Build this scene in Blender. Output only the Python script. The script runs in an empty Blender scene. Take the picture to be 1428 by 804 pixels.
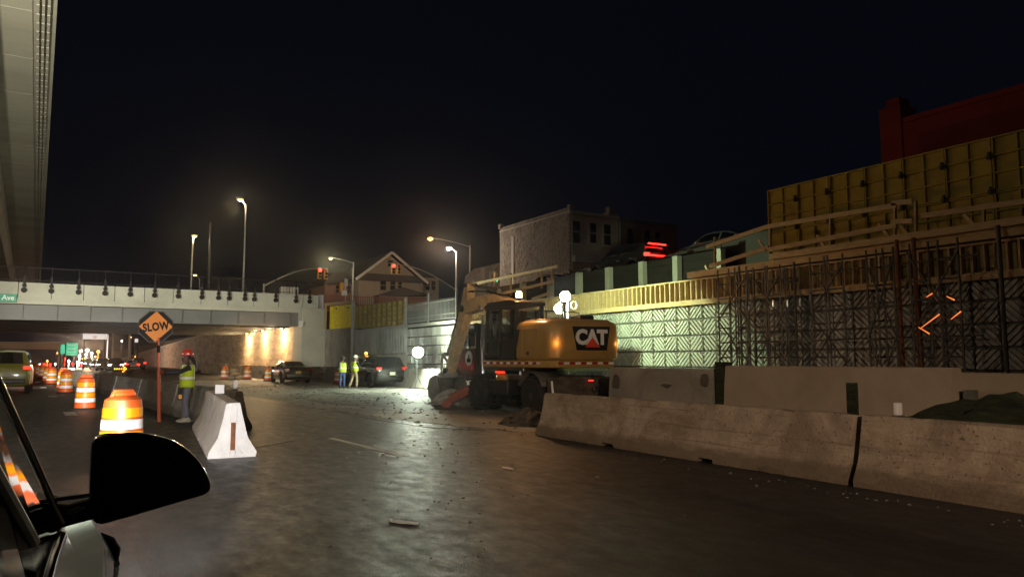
import bpy, bmesh, math, random
from mathutils import Vector, Matrix
R = math.radians
rnd = random.Random(7)
sc = bpy.context.scene
col = sc.collection

# ------------------------------------------------------------------ camera
CAM_H, FPX = 1.55, 1030.0
YAW = math.atan((714 - 96) / FPX)        # the road runs along +Y, the lens looks to the right of it
PIT = math.atan(99 / FPX)
cd = bpy.data.cameras.new('camera'); cam = bpy.data.objects.new('camera', cd); col.objects.link(cam)
cam.location = (0, 0, CAM_H); cam.rotation_euler = (R(90) + PIT, 0, -YAW)
cd.sensor_width = 36.0; cd.lens = 36.0 * FPX / 1428.0; cd.clip_start = 0.02; cd.clip_end = 3000
sc.camera = cam

# ------------------------------------------------------------------ world: night sky over a city
w = bpy.data.worlds.new('World'); sc.world = w; w.use_nodes = True
nt = w.node_tree; nt.nodes.clear()
bg = nt.nodes.new('ShaderNodeBackground'); wo = nt.nodes.new('ShaderNodeOutputWorld')
bg.inputs[0].default_value = (0.0016, 0.0021, 0.0042, 1); bg.inputs[1].default_value = 1.0
nt.links.new(bg.outputs[0], wo.inputs[0])

# ------------------------------------------------------------------ moonlight, next to nothing
sd = bpy.data.lights.new('moon', 'SUN'); sd.energy = 0.012; sd.angle = R(0.5); sd.color = (0.8, 0.88, 1.0)
so = bpy.data.objects.new('moon', sd); so.rotation_euler = (R(48), 0, R(-35)); col.objects.link(so)

# ------------------------------------------------------------------ exposure and sampling
vs = sc.view_settings
vs.view_transform = 'Standard'; vs.look = 'None'; vs.exposure = 0.0; vs.gamma = 1.0
cy = sc.cycles
cy.use_denoising = True
try: cy.denoiser = 'OPENIMAGEDENOISE'
except Exception: pass
cy.max_bounces = 6; cy.volume_bounces = 0; cy.diffuse_bounces = 3; cy.glossy_bounces = 3; cy.transparent_max_bounces = 12
cy.sample_clamp_indirect = 4.0; cy.caustics_reflective = False; cy.caustics_refractive = False

# ------------------------------------------------------------------ pixels of the photograph to points of the place
_r = Vector((math.cos(YAW), -math.sin(YAW), 0)); _fh = Vector((math.sin(YAW), math.cos(YAW), 0)); _k = Vector((0, 0, 1))
_f = _fh * math.cos(PIT) + _k * math.sin(PIT); _u = -_fh * math.sin(PIT) + _k * math.cos(PIT)
def pray(x, y): return _r * ((x - 714) / FPX) - _u * ((y - 402) / FPX) + _f
def pz(x, y, z=0.0):
    d = pray(x, y); return Vector((0, 0, CAM_H)) + d * ((z - CAM_H) / d.z)
def px_(x, y, X):
    d = pray(x, y); return Vector((0, 0, CAM_H)) + d * (X / d.x)
def py_(x, y, Y):
    d = pray(x, y); return Vector((0, 0, CAM_H)) + d * (Y / d.y)

# ------------------------------------------------------------------ materials
MATS = {}
def M(name, base, rough=0.6, metal=0.0, var=0.0, scale=3.0, bump=0.0, bscale=40.0, dark=None, spec=None, stretch=(1, 1, 1), coat=0.0, thr=(0.45, 0.7), emis=None, estr=0.0):
    """procedural principled material: world-space noise mottles the colour, finer noise gives relief"""
    if name in MATS: return MATS[name]
    m = bpy.data.materials.new(name); m.use_nodes = True
    n = m.node_tree; b = n.nodes['Principled BSDF']
    b.inputs['Base Color'].default_value = (*base, 1); b.inputs['Roughness'].default_value = rough; b.inputs['Metallic'].default_value = metal
    if spec is not None: b.inputs['Specular IOR Level'].default_value = spec
    if coat: b.inputs['Coat Weight'].default_value = coat; b.inputs['Coat Roughness'].default_value = 0.08
    if emis: b.inputs['Emission Color'].default_value = (*emis, 1); b.inputs['Emission Strength'].default_value = estr
    if var or bump or dark:
        g = n.nodes.new('ShaderNodeNewGeometry'); mp = n.nodes.new('ShaderNodeMapping'); mp.inputs['Scale'].default_value = stretch
        n.links.new(g.outputs['Position'], mp.inputs['Vector'])
    if var or dark:
        t = n.nodes.new('ShaderNodeTexNoise'); t.inputs['Scale'].default_value = scale; t.inputs['Detail'].default_value = 9; t.inputs['Roughness'].default_value = 0.65
        n.links.new(mp.outputs[0], t.inputs['Vector'])
        rp = n.nodes.new('ShaderNodeValToRGB')
        rp.color_ramp.elements[0].position = 0.3; rp.color_ramp.elements[1].position = 0.7
        rp.color_ramp.elements[0].color = (*[max(0, c * (1 - var)) for c in base], 1)
        rp.color_ramp.elements[1].color = (*[min(1, c * (1 + var)) for c in base], 1)
        n.links.new(t.outputs['Fac'], rp.inputs[0]); out = rp.outputs[0]
        if dark:
            t2 = n.nodes.new('ShaderNodeTexNoise'); t2.inputs['Scale'].default_value = scale * 0.37; t2.inputs['Detail'].default_value = 12; t2.inputs['Roughness'].default_value = 0.75; t2.inputs['Distortion'].default_value = 0.6
            n.links.new(mp.outputs[0], t2.inputs['Vector'])
            r2 = n.nodes.new('ShaderNodeValToRGB'); r2.color_ramp.elements[0].position = thr[0]; r2.color_ramp.elements[1].position = thr[1]
            mx = n.nodes.new('ShaderNodeMixRGB'); mx.inputs[2].default_value = (*dark, 1)
            n.links.new(t2.outputs['Fac'], r2.inputs[0]); n.links.new(r2.outputs[0], mx.inputs[0]); n.links.new(out, mx.inputs[1]); out = mx.outputs[0]
        n.links.new(out, b.inputs['Base Color'])
        mr = n.nodes.new('ShaderNodeMapRange'); mr.inputs[3].default_value = max(0.03, rough - 0.13 * (1 if var else 0)); mr.inputs[4].default_value = min(1, rough + 0.12)
        n.links.new(t.outputs['Fac'], mr.inputs[0]); n.links.new(mr.outputs[0], b.inputs['Roughness'])
    if bump:
        t3 = n.nodes.new('ShaderNodeTexNoise'); t3.inputs['Scale'].default_value = bscale; t3.inputs['Detail'].default_value = 6
        n.links.new(mp.outputs[0], t3.inputs['Vector'])
        bp = n.nodes.new('ShaderNodeBump'); bp.inputs['Strength'].default_value = 1.0; bp.inputs['Distance'].default_value = bump
        n.links.new(t3.outputs['Fac'], bp.inputs['Height']); n.links.new(bp.outputs[0], b.inputs['Normal'])
    MATS[name] = m
    return m
def E(name, color, strength):
    if name in MATS: return MATS[name]
    return M(name, (0.02, 0.02, 0.02), 0.4, emis=color, estr=strength)
def see_through(name, tint=(0.75, 0.8, 0.78), gloss=0.12):
    if name in MATS: return MATS[name]
    m = bpy.data.materials.new(name); m.use_nodes = True; n = m.node_tree; n.nodes.clear()
    o = n.nodes.new('ShaderNodeOutputMaterial'); t = n.nodes.new('ShaderNodeBsdfTransparent'); g = n.nodes.new('ShaderNodeBsdfGlossy'); x = n.nodes.new('ShaderNodeMixShader'); fr = n.nodes.new('ShaderNodeFresnel')
    t.inputs[0].default_value = (*tint, 1); g.inputs['Roughness'].default_value = 0.03; fr.inputs[0].default_value = 1.5
    n.links.new(fr.outputs[0], x.inputs[0]); n.links.new(t.outputs[0], x.inputs[1]); n.links.new(g.outputs[0], x.inputs[2]); n.links.new(x.outputs[0], o.inputs[0])
    MATS[name] = m; return m

def rough_ground():
    """asphalt: aggregate grain, patches, wheel tracks and broken gloss"""
    m = bpy.data.materials.new('asphalt'); m.use_nodes = True; n = m.node_tree; b = n.nodes['Principled BSDF']; L = n.links.new
    g = n.nodes.new('ShaderNodeNewGeometry')
    def noise(sc_, stretch, det=6, rough=.6, dist=0.0):
        mp = n.nodes.new('ShaderNodeMapping'); mp.inputs['Scale'].default_value = stretch; L(g.outputs['Position'], mp.inputs['Vector'])
        t = n.nodes.new('ShaderNodeTexNoise'); t.inputs['Scale'].default_value = sc_; t.inputs['Detail'].default_value = det; t.inputs['Roughness'].default_value = rough; t.inputs['Distortion'].default_value = dist; L(mp.outputs[0], t.inputs['Vector']); return t.outputs['Fac']
    def ramp(f, p0, p1, c0, c1):
        r_ = n.nodes.new('ShaderNodeValToRGB'); r_.color_ramp.elements[0].position = p0; r_.color_ramp.elements[1].position = p1; r_.color_ramp.elements[0].color = (*c0, 1); r_.color_ramp.elements[1].color = (*c1, 1); L(f, r_.inputs[0]); return r_.outputs[0]
    def mix(f, a, b_, mode='MIX'):
        x = n.nodes.new('ShaderNodeMixRGB'); x.blend_type = mode
        if isinstance(f, float): x.inputs[0].default_value = f
        else: L(f, x.inputs[0])
        L(a, x.inputs[1]); L(b_, x.inputs[2]); return x.outputs[0]
    grain = noise(75, (1, 1, 1), 3, .7); patch = noise(.55, (1, .35, 1), 8, .7, .4); track = noise(1.7, (1, .03, 1), 5, .65); spots = noise(5, (1, .5, 1), 5, .75)
    c = ramp(patch, .35, .68, (.016, .0168, .0185), (.038, .0388, .041))
    c = mix(1.0, c, ramp(track, .36, .64, (.55, .55, .55), (1.4, 1.38, 1.35)), 'MULTIPLY')
    c = mix(1.0, c, ramp(grain, .3, .72, (.35, .35, .35), (2.0, 1.95, 1.9)), 'MULTIPLY')
    c = mix(ramp(spots, .66, .74, (0, 0, 0), (.55, .55, .55)), c, ramp(grain, .3, .7, (.05, .048, .045), (.14, .135, .13)))
    L(c, b.inputs['Base Color'])
    L(ramp(spots, .34, .66, (.36, .36, .36), (.58, .58, .58)), b.inputs['Roughness'])
    b1 = n.nodes.new('ShaderNodeBump'); b1.inputs['Strength'].default_value = 1; b1.inputs['Distance'].default_value = .011; L(grain, b1.inputs['Height'])
    b2 = n.nodes.new('ShaderNodeBump'); b2.inputs['Strength'].default_value = 1; b2.inputs['Distance'].default_value = .005; L(noise(9, (1, .7, 1), 6, .7), b2.inputs['Height']); L(b1.outputs[0], b2.inputs['Normal']); L(b2.outputs[0], b.inputs['Normal'])
    MATS['asphalt'] = m
def barrier_concrete(name, base, dirt):
    """cast concrete with pores, scrapes along its length and splash dirt near the foot"""
    m = bpy.data.materials.new(name); m.use_nodes = True; n = m.node_tree; b = n.nodes['Principled BSDF']; L = n.links.new; b.inputs['Roughness'].default_value = .88
    g = n.nodes.new('ShaderNodeNewGeometry')
    def noise(sc_, stretch, det=6, rough=.6, dist=0.0):
        mp = n.nodes.new('ShaderNodeMapping'); mp.inputs['Scale'].default_value = stretch; L(g.outputs['Position'], mp.inputs['Vector'])
        t = n.nodes.new('ShaderNodeTexNoise'); t.inputs['Scale'].default_value = sc_; t.inputs['Detail'].default_value = det; t.inputs['Roughness'].default_value = rough; t.inputs['Distortion'].default_value = dist; L(mp.outputs[0], t.inputs['Vector']); return t.outputs['Fac']
    def ramp(f, p0, p1, c0, c1):
        r_ = n.nodes.new('ShaderNodeValToRGB'); r_.color_ramp.elements[0].position = p0; r_.color_ramp.elements[1].position = p1; r_.color_ramp.elements[0].color = (*c0, 1); r_.color_ramp.elements[1].color = (*c1, 1); L(f, r_.inputs[0]); return r_.outputs[0]
    def mix(f, a, b_, mode='MIX'):
        x = n.nodes.new('ShaderNodeMixRGB'); x.blend_type = mode
        if isinstance(f, float): x.inputs[0].default_value = f
        else: L(f, x.inputs[0])
        L(a, x.inputs[1]); L(b_, x.inputs[2]); return x.outputs[0]
    c = ramp(noise(4.5, (1, .8, 1), 10, .72), .3, .7, tuple(q * .74 for q in base), tuple(min(1, q * 1.18) for q in base))
    c = mix(ramp(noise(1.1, (1, .7, 1.2), 9, .75, .5), .47, .62, (0, 0, 0), (.7, .7, .7)), c, ramp(noise(6, (1, 1, 1)), .3, .7, dirt, tuple(q * 1.5 for q in dirt)))
    c = mix(ramp(noise(5.5, (1, .07, 3.2), 5, .65), .56, .66, (0, 0, 0), (.6, .6, .6)), c, ramp(noise(9, (1, 1, 1)), .3, .7, tuple(q * .8 for q in dirt), tuple(q * 1.3 for q in dirt)))
    pores = noise(26, (1, 1, 1), 2, .5); c = mix(ramp(pores, .64, .7, (0, 0, 0), (.8, .8, .8)), c, ramp(pores, 0, 1, tuple(q * .5 for q in dirt), tuple(q * .5 for q in dirt)))
    sx = n.nodes.new('ShaderNodeSeparateXYZ'); L(g.outputs['Position'], sx.inputs[0]); ad = n.nodes.new('ShaderNodeMath'); ad.operation = 'MULTIPLY_ADD'; ad.inputs[1].default_value = -.32; L(noise(3, (1, .6, 2), 7, .7), ad.inputs[0]); L(sx.outputs['Z'], ad.inputs[2])
    c = mix(ramp(ad.outputs[0], -.08, .1, (.75, .75, .75), (0, 0, 0)), c, ramp(pores, .3, .7, tuple(q * .7 for q in dirt), dirt))
    L(c, b.inputs['Base Color'])
    b1 = n.nodes.new('ShaderNodeBump'); b1.inputs['Strength'].default_value = 1; b1.inputs['Distance'].default_value = .012; L(pores, b1.inputs['Height'])
    b2 = n.nodes.new('ShaderNodeBump'); b2.inputs['Strength'].default_value = 1; b2.inputs['Distance'].default_value = .03; L(noise(5, (1, .5, 1.6), 7, .7), b2.inputs['Height']); L(b1.outputs[0], b2.inputs['Normal']); L(b2.outputs[0], b.inputs['Normal'])
    MATS[name] = m
rough_ground(); barrier_concrete('conc_barrier', (.46, .37, .29), (.17, .125, .09)); barrier_concrete('conc_row', (.34, .32, .29), (.15, .135, .12))
M('milled', (0.34, 0.335, 0.3), 0.62, var=0.45, scale=0.9, bump=0.03, bscale=14, dark=(0.08, 0.076, 0.07), stretch=(1, 0.3, 1), thr=(0.47, 0.62))
M('dust', (0.36, 0.35, 0.32), 0.95, var=0.3, scale=3, bump=0.03, bscale=12)
M('lane_paint', (0.6, 0.58, 0.52), 0.6, var=0.35, scale=9, dark=(0.12, 0.11, 0.1), thr=(0.5, 0.7))
M('conc_brown', (0.44, 0.35, 0.27), 0.85, var=0.34, scale=2.6, bump=0.02, bscale=20, dark=(0.15, 0.11, 0.08), stretch=(1, 0.4, 1.8), thr=(0.47, 0.66))
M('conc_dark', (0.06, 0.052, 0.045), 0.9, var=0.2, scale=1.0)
M('lagging', (0.022, 0.019, 0.016), 0.95, var=0.4, scale=2)
M('conc_smooth', (0.36, 0.29, 0.225), 0.85, var=0.14, scale=0.9, bump=0.004, bscale=30, dark=(0.25, 0.19, 0.14), thr=(0.45, 0.8))
M('conc_grey', (0.3, 0.28, 0.25), 0.85, var=0.22, scale=1.3, bump=0.006, bscale=22, dark=(0.15, 0.135, 0.115), thr=(0.5, 0.75))
M('conc_white', (0.68, 0.66, 0.66), 0.8, var=0.15, scale=4, bump=0.008, bscale=24, dark=(0.25, 0.23, 0.22), thr=(0.56, 0.74))
M('conc_bridge', (0.5, 0.5, 0.43), 0.85, var=0.14, scale=0.7, bump=0.006, bscale=9, dark=(0.33, 0.32, 0.27), thr=(0.52, 0.8))
M('conc_deck', (0.4, 0.38, 0.31), 0.9, var=0.16, scale=0.35, bump=0.006, bscale=6, dark=(0.27, 0.25, 0.2), stretch=(0.3, 1.4, 1), thr=(0.5, 0.8))
M('wall_panel', (0.48, 0.48, 0.44), 0.85, var=0.2, scale=1.4, bump=0.008, bscale=30, dark=(0.2, 0.19, 0.165), stretch=(1, 1, .45), thr=(0.48, 0.72))
M('wall_dark', (0.12, 0.115, 0.105), 0.9, var=0.25, scale=1.5)
M('soil', (0.05, 0.042, 0.034), 0.95, var=0.4, scale=1.2, bump=0.05, bscale=5)
M('girder', (0.15, 0.155, 0.16), 0.55, var=0.12, scale=0.8)
M('steel_dark', (0.035, 0.035, 0.036), 0.5, 0.3, var=0.3, scale=6)
M('steel', (0.08, 0.075, 0.07), 0.5, 0.5, var=0.25, scale=8, dark=(0.12, 0.08, 0.05), thr=(0.55, 0.72))
M('galv', (0.5, 0.5, 0.48), 0.45, 0.6, var=0.15, scale=6)
M('rust', (0.2, 0.075, 0.03), 0.8, 0.1, var=0.4, scale=9)
M('lumber', (0.52, 0.37, 0.2), 0.75, var=0.28, scale=5, bump=0.002, bscale=60, stretch=(4, 0.6, 4))
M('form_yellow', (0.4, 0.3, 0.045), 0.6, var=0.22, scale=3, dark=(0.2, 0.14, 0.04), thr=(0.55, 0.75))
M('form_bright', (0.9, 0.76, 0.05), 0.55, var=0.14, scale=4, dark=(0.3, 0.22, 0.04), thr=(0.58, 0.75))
M('form_ply', (0.36, 0.29, 0.1), 0.65, var=0.3, scale=4, dark=(0.1, 0.08, 0.03), thr=(0.52, 0.72))
M('cat_yellow', (0.43, 0.27, 0.08), 0.36, var=0.14, scale=2.2, dark=(0.3, 0.17, 0.05), thr=(0.55, 0.85), coat=0.3)
M('boom_yellow', (0.68, 0.52, 0.28), 0.5, var=0.2, scale=3.5, dark=(0.28, 0.2, 0.12), thr=(0.5, 0.75))
M('mach_black', (0.018, 0.018, 0.019), 0.42, var=0.3, scale=5)
M('mach_grey', (0.13, 0.125, 0.115), 0.6, 0.3, var=0.3, scale=5)
M('muddy', (0.1, 0.082, 0.065), 0.9, var=0.4, scale=5, bump=0.03, bscale=9, dark=(0.035, 0.03, 0.026), thr=(0.48, 0.65))
M('bucket_steel', (0.3, 0.29, 0.27), 0.65, 0.25, var=0.35, scale=5, dark=(0.3, 0.29, 0.27), thr=(0.52, 0.7))
M('chrome', (0.75, 0.75, 0.76), 0.12, 1.0)
M('rubber', (0.022, 0.021, 0.02), 0.85, var=0.35, scale=7, bump=0.004, bscale=50, dark=(0.06, 0.052, 0.045), thr=(0.55, 0.75))
M('rim', (0.06, 0.056, 0.05), 0.6, 0.3, var=0.3, scale=9)
M('outrigger', (0.3, 0.07, 0.04), 0.6, var=0.35, scale=6, dark=(0.09, 0.06, 0.045), thr=(0.48, 0.66))
M('drum_orange', (0.75, 0.12, 0.02), 0.5, var=0.14, scale=6, dark=(0.3, 0.06, 0.03), thr=(0.6, 0.85))
M('sheet_white', (0.93, 0.92, 0.92), 0.45, var=0.05, scale=30)
M('sheet_orange', (0.95, 0.36, 0.008), 0.4, var=0.1, scale=30)
M('plastic_white', (0.85, 0.83, 0.85), 0.5, var=0.05, scale=10)
M('sign_orange', (0.95, 0.3, 0.015), 0.45, var=0.04, scale=8)
M('sign_black', (0.01, 0.009, 0.009), 0.55, spec=0.25)
M('sign_green', (0.015, 0.3, 0.19), 0.5)
M('pole_orange', (0.75, 0.16, 0.07), 0.5, var=0.15, scale=12)
M('letter_white', (0.9, 0.9, 0.9), 0.5)
M('letter_red', (0.75, 0.05, 0.03), 0.5)
M('logo_red', (0.8, 0.06, 0.03), 0.5)
M('skin', (0.1, 0.05, 0.034), 0.55)
M('skin_tan', (0.3, 0.17, 0.11), 0.55)
M('hair', (0.012, 0.01, 0.009), 0.7)
M('hivis', (0.55, 0.72, 0.02), 0.7, var=0.12, scale=14, bump=0.006, bscale=22)
M('retro', (0.9, 0.9, 0.93), 0.45)
M('jacket', (0.022, 0.022, 0.032), 0.85, var=0.3, scale=12, bump=0.01, bscale=18)
M('trousers', (0.16, 0.16, 0.2), 0.9, var=0.2, scale=9, bump=0.012, bscale=14)
M('jeans', (0.06, 0.1, 0.25), 0.9, var=0.25, scale=9)
M('khaki', (0.4, 0.3, 0.2), 0.9, var=0.2, scale=9)
M('boot', (0.4, 0.35, 0.27), 0.8, var=0.25, scale=14)
M('boot_dark', (0.05, 0.04, 0.03), 0.8)
M('glove', (0.2, 0.03, 0.025), 0.8)
M('helmet_red', (0.6, 0.03, 0.015), 0.3, coat=0.4)
M('helmet_white', (0.7, 0.7, 0.62), 0.3)
M('helmet_dark', (0.05, 0.05, 0.045), 0.4)
M('car_black', (0.01, 0.01, 0.012), 0.22, coat=1.0)
M('car_maroon', (0.022, 0.012, 0.012), 0.22, coat=1.0)
M('car_grey', (0.05, 0.052, 0.055), 0.25, 0.4, coat=1.0)
M('car_silver', (0.33, 0.33, 0.34), 0.28, 0.5, coat=1.0)
M('car_white', (0.55, 0.55, 0.53), 0.3, coat=0.8)
M('car_olive', (0.35, 0.32, 0.05), 0.3, coat=0.8)
M('glass_dark', (0.006, 0.007, 0.008), 0.04, spec=0.9)
M('bezel', (0.09, 0.09, 0.095), 0.35)
M('grit', (0.17, 0.165, 0.155), 0.9, var=0.4, scale=9)
M('mirror_glass', (0.006, 0.006, 0.007), 0.2, spec=0.2)
M('lens_red', (0.35, 0.012, 0.01), 0.2, coat=0.6)
M('lens_clear', (0.5, 0.5, 0.5), 0.12, 0.8, coat=0.8)
M('plate', (0.75, 0.72, 0.55), 0.5)
M('plate_yellow', (0.8, 0.5, 0.05), 0.5)
M('brick', (0.46, 0.37, 0.31), 0.9, var=0.3, scale=2.5, dark=(0.16, 0.11, 0.09), thr=(0.5, 0.72))
M('brick_mortar', (0.2, 0.17, 0.15), 0.95, var=0.2, scale=4)
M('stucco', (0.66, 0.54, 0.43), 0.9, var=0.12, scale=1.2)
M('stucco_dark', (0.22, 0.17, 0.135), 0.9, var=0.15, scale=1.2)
M('siding', (0.33, 0.255, 0.195), 0.85, var=0.1, scale=1.0)
M('siding_red', (0.25, 0.11, 0.08), 0.9, var=0.15, scale=1.5)
M('trim_white', (0.66, 0.62, 0.56), 0.7, var=0.08, scale=3)
M('roofing', (0.07, 0.05, 0.045), 0.9, var=0.3, scale=3)
M('maroon', (0.27, 0.035, 0.03), 0.9, var=0.18, scale=0.8)
M('window_dark', (0.012, 0.014, 0.018), 0.1, spec=0.6)
M('tarp_green', (0.03, 0.042, 0.018), 0.9, var=0.6, scale=9, bump=0.05, bscale=18, dark=(0.008, 0.01, 0.005), stretch=(1.5, 0.4, 3), thr=(0.45, 0.6))
M('signal_yellow', (0.75, 0.34, 0.02), 0.5)
M('red_fence', (0.3, 0.07, 0.05), 0.8, var=0.2, scale=5)
M('leaf', (0.05, 0.06, 0.025), 0.8, var=0.4, scale=20)
M('bark', (0.06, 0.045, 0.035), 0.9)
see_through('cab_glass'); see_through('clear_glass', (0.9, 0.92, 0.9))
E('lamp_white', (1.0, 0.93, 0.8), 30); E('lamp_sodium', (1.0, 0.38, 0.055), 8); E('lamp_warm', (1.0, 0.62, 0.2), 5)
E('lamp_work', (0.82, 1.0, 0.84), 60); E('lamp_amber', (1.0, 0.36, 0.03), 7); E('lamp_beacon', (1.0, 0.5, 0.18), 60)
E('lamp_red', (1.0, 0.012, 0.008), 14); E('lamp_red_dim', (1.0, 0.05, 0.02), 1.3); E('signal_red', (1.0, 0.012, 0.009), 30); E('lamp_green', (0.1, 1.0, 0.5), 5)
E('lamp_head', (1.0, 0.95, 0.88), 26); E('glint_orange', (1.0, 0.22, 0.04), 1.3); E('sign_lit', (1.0, 0.88, 0.82), 0.75); E('sign_green_lit', (0.02, 0.75, 0.42), 0.8); E('sky_lit', (1.0, 0.25, 0.1), 4)  # the orange emission imitates glints on the scaffold braces

# ------------------------------------------------------------------ mesh builder
class MB:
    def __init__(s): s.v = []; s.f = []
    def add(s, vs, fs):
        o = len(s.v); s.v += [Vector(p) for p in vs]; s.f += [tuple(o + i for i in f) for f in fs]; return s
    def box(s, c, d, rot=None):
        c = Vector(c); h = [x / 2 for x in d]; ps = []
        for z in (-1, 1):
            for x, y in ((-1, -1), (1, -1), (1, 1), (-1, 1)):
                p = Vector((x * h[0], y * h[1], z * h[2])); ps.append(c + (rot @ p if rot else p))
        return s.add(ps, [(3, 2, 1, 0), (4, 5, 6, 7), (0, 1, 5, 4), (1, 2, 6, 5), (2, 3, 7, 6), (3, 0, 4, 7)])
    def ob(s, x0, x1, y0, y1, z0, z1): return s.box(((x0 + x1) / 2, (y0 + y1) / 2, (z0 + z1) / 2), (abs(x1 - x0), abs(y1 - y0), abs(z1 - z0)))
    def beam(s, a, b, wd, ht, up=(0, 0, 1), ht2=None, wd2=None):
        a = Vector(a); b = Vector(b); d = (b - a).normalized(); u = Vector(up)
        if abs(d.dot(u)) > 0.98: u = Vector((0, 1, 0))
        sd = d.cross(u).normalized(); u = sd.cross(d).normalized(); ps = []
        for p, ww, hh in ((a, wd, ht), (b, wd2 or wd, ht2 or ht)):
            for i, j in ((-1, -1), (1, -1), (1, 1), (-1, 1)): ps.append(p + sd * (i * ww / 2) + u * (j * hh / 2))
        return s.add(ps, [(0, 1, 2, 3), (7, 6, 5, 4), (1, 0, 4, 5), (2, 1, 5, 6), (3, 2, 6, 7), (0, 3, 7, 4)])
    def tube(s, pts, r, seg=8, cap=True):
        pts = [Vector(p) for p in pts]; n = len(pts); rr = r if isinstance(r, (list, tuple)) else [r] * n
        vs = []; prev = None
        for i, p in enumerate(pts):
            d = (pts[min(i + 1, n - 1)] - pts[max(i - 1, 0)]).normalized()
            if prev is None: a = Vector((0, 0, 1)) if abs(d.z) < 0.9 else Vector((1, 0, 0)); a = (a - d * a.dot(d)).normalized()
            else: a = (prev - d * prev.dot(d)).normalized()
            prev = a; b = d.cross(a)
            for k in range(seg):
                t = 2 * math.pi * k / seg; vs.append(p + (a * math.cos(t) + b * math.sin(t)) * rr[i])
        fs = []
        for i in range(n - 1):
            for k in range(seg): fs.append((i * seg + k, i * seg + (k + 1) % seg, (i + 1) * seg + (k + 1) % seg, (i + 1) * seg + k))
        if cap: fs.append(tuple(reversed(range(seg)))); fs.append(tuple(range((n - 1) * seg, n * seg)))
        return s.add(vs, fs)
    def lathe(s, prof, seg=24, o=(0, 0, 0), ax=(0, 0, 1), cap=True):
        o = Vector(o); ax = Vector(ax).normalized(); a = Vector((1, 0, 0)) if abs(ax.x) < 0.9 else Vector((0, 1, 0)); a = (a - ax * a.dot(ax)).normalized(); b = ax.cross(a)
        vs = []; n = len(prof)
        for r_, z in prof:
            for k in range(seg): t = 2 * math.pi * k / seg; vs.append(o + ax * z + (a * math.cos(t) + b * math.sin(t)) * r_)
        fs = [(i * seg + k, i * seg + (k + 1) % seg, (i + 1) * seg + (k + 1) % seg, (i + 1) * seg + k) for i in range(n - 1) for k in range(seg)]
        if cap and prof[0][0] > 1e-4: fs.append(tuple(reversed(range(seg))))
        if cap and prof[-1][0] > 1e-4: fs.append(tuple(range((n - 1) * seg, n * seg)))
        return s.add(vs, fs)
    def prism(s, poly, o, U, V, W, d):
        """poly in the plane (U, V) at o, pushed d along W"""
        o = Vector(o); U = Vector(U); V = Vector(V); W = Vector(W); n = len(poly)
        vs = [o + U * p[0] + V * p[1] for p in poly] + [o + U * p[0] + V * p[1] + W * d for p in poly]
        return s.add(vs, [tuple(reversed(range(n))), tuple(range(n, 2 * n))] + [(i, (i + 1) % n, n + (i + 1) % n, n + i) for i in range(n)])
    def loft(s, rings, cap=True, closed=True):
        m = len(rings[0]); vs = [p for q in rings for p in q]; fs = []
        for i in range(len(rings) - 1):
            for k in range(m if closed else m - 1): fs.append((i * m + k, i * m + (k + 1) % m, (i + 1) * m + (k + 1) % m, (i + 1) * m + k))
        if cap: fs.append(tuple(reversed(range(m)))); fs.append(tuple(range((len(rings) - 1) * m, len(rings) * m)))
        return s.add(vs, fs)
    def ball(s, c, r, seg=12, rings=8, sc_=(1, 1, 1)):
        c = Vector(c); pr = [(max(1e-5, math.sin(math.pi * i / rings)), -math.cos(math.pi * i / rings)) for i in range(rings + 1)]
        o = len(s.v); s.lathe(pr, seg)
        for i in range(o, len(s.v)): p = s.v[i]; s.v[i] = c + Vector((p.x * r * sc_[0], p.y * r * sc_[1], p.z * r * sc_[2]))
        return s
    def build(s, name, mat, parent=None, sm=35, bev=0.0, world=False, loc=None):
        off = Vector((0, 0, 0))
        if world and parent is not None:
            off = Vector(parent.location)
            if parent.parent: off = off + Vector(parent.parent.location)
        if loc is not None: off = off + Vector(loc)
        me = bpy.data.meshes.new(name); me.from_pydata([tuple(p - off) for p in s.v], [], s.f); me.update()
        bm = bmesh.new(); bm.from_mesh(me); bmesh.ops.recalc_face_normals(bm, faces=bm.faces); bm.to_mesh(me); bm.free()
        if sm:
            me.polygons.foreach_set('use_smooth', [True] * len(me.polygons)); me.set_sharp_from_angle(angle=R(sm))
        me.materials.append(MATS[mat])
        o = bpy.data.objects.new(name, me); col.objects.link(o)
        if parent is not None: o.parent = parent
        if loc is not None: o.location = loc
        if bev:
            b = o.modifiers.new('Bevel', 'BEVEL'); b.width = bev; b.segments = 2; b.limit_method = 'ANGLE'; b.angle_limit = R(40)
        return o
def tag(o, label=None, cat=None, group=None, kind=None):
    if label: o['label'] = label
    if cat: o['category'] = cat
    if group: o['group'] = group
    if kind: o['kind'] = kind
    return o
def thing(name, label, cat, loc=(0, 0, 0), rotz=0.0, group=None):
    o = bpy.data.objects.new(name, None); col.objects.link(o); o.location = loc; o.rotation_euler = (0, 0, rotz); o.empty_display_size = 0.2
    return tag(o, label, cat, group)
def inst(name, src, parent=None, loc=(0, 0, 0), rot=None, mat=None):
    o = bpy.data.objects.new(name, src.data if hasattr(src, 'data') else src); col.objects.link(o)
    o.location = loc
    if rot: o.rotation_euler = rot
    if parent is not None: o.parent = parent
    return o
def copy_tree(o, parent=None):
    c = o.copy(); col.objects.link(c); c.parent = parent
    for ch in list(o.children):
        copy_tree(ch, c)
    return c
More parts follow.
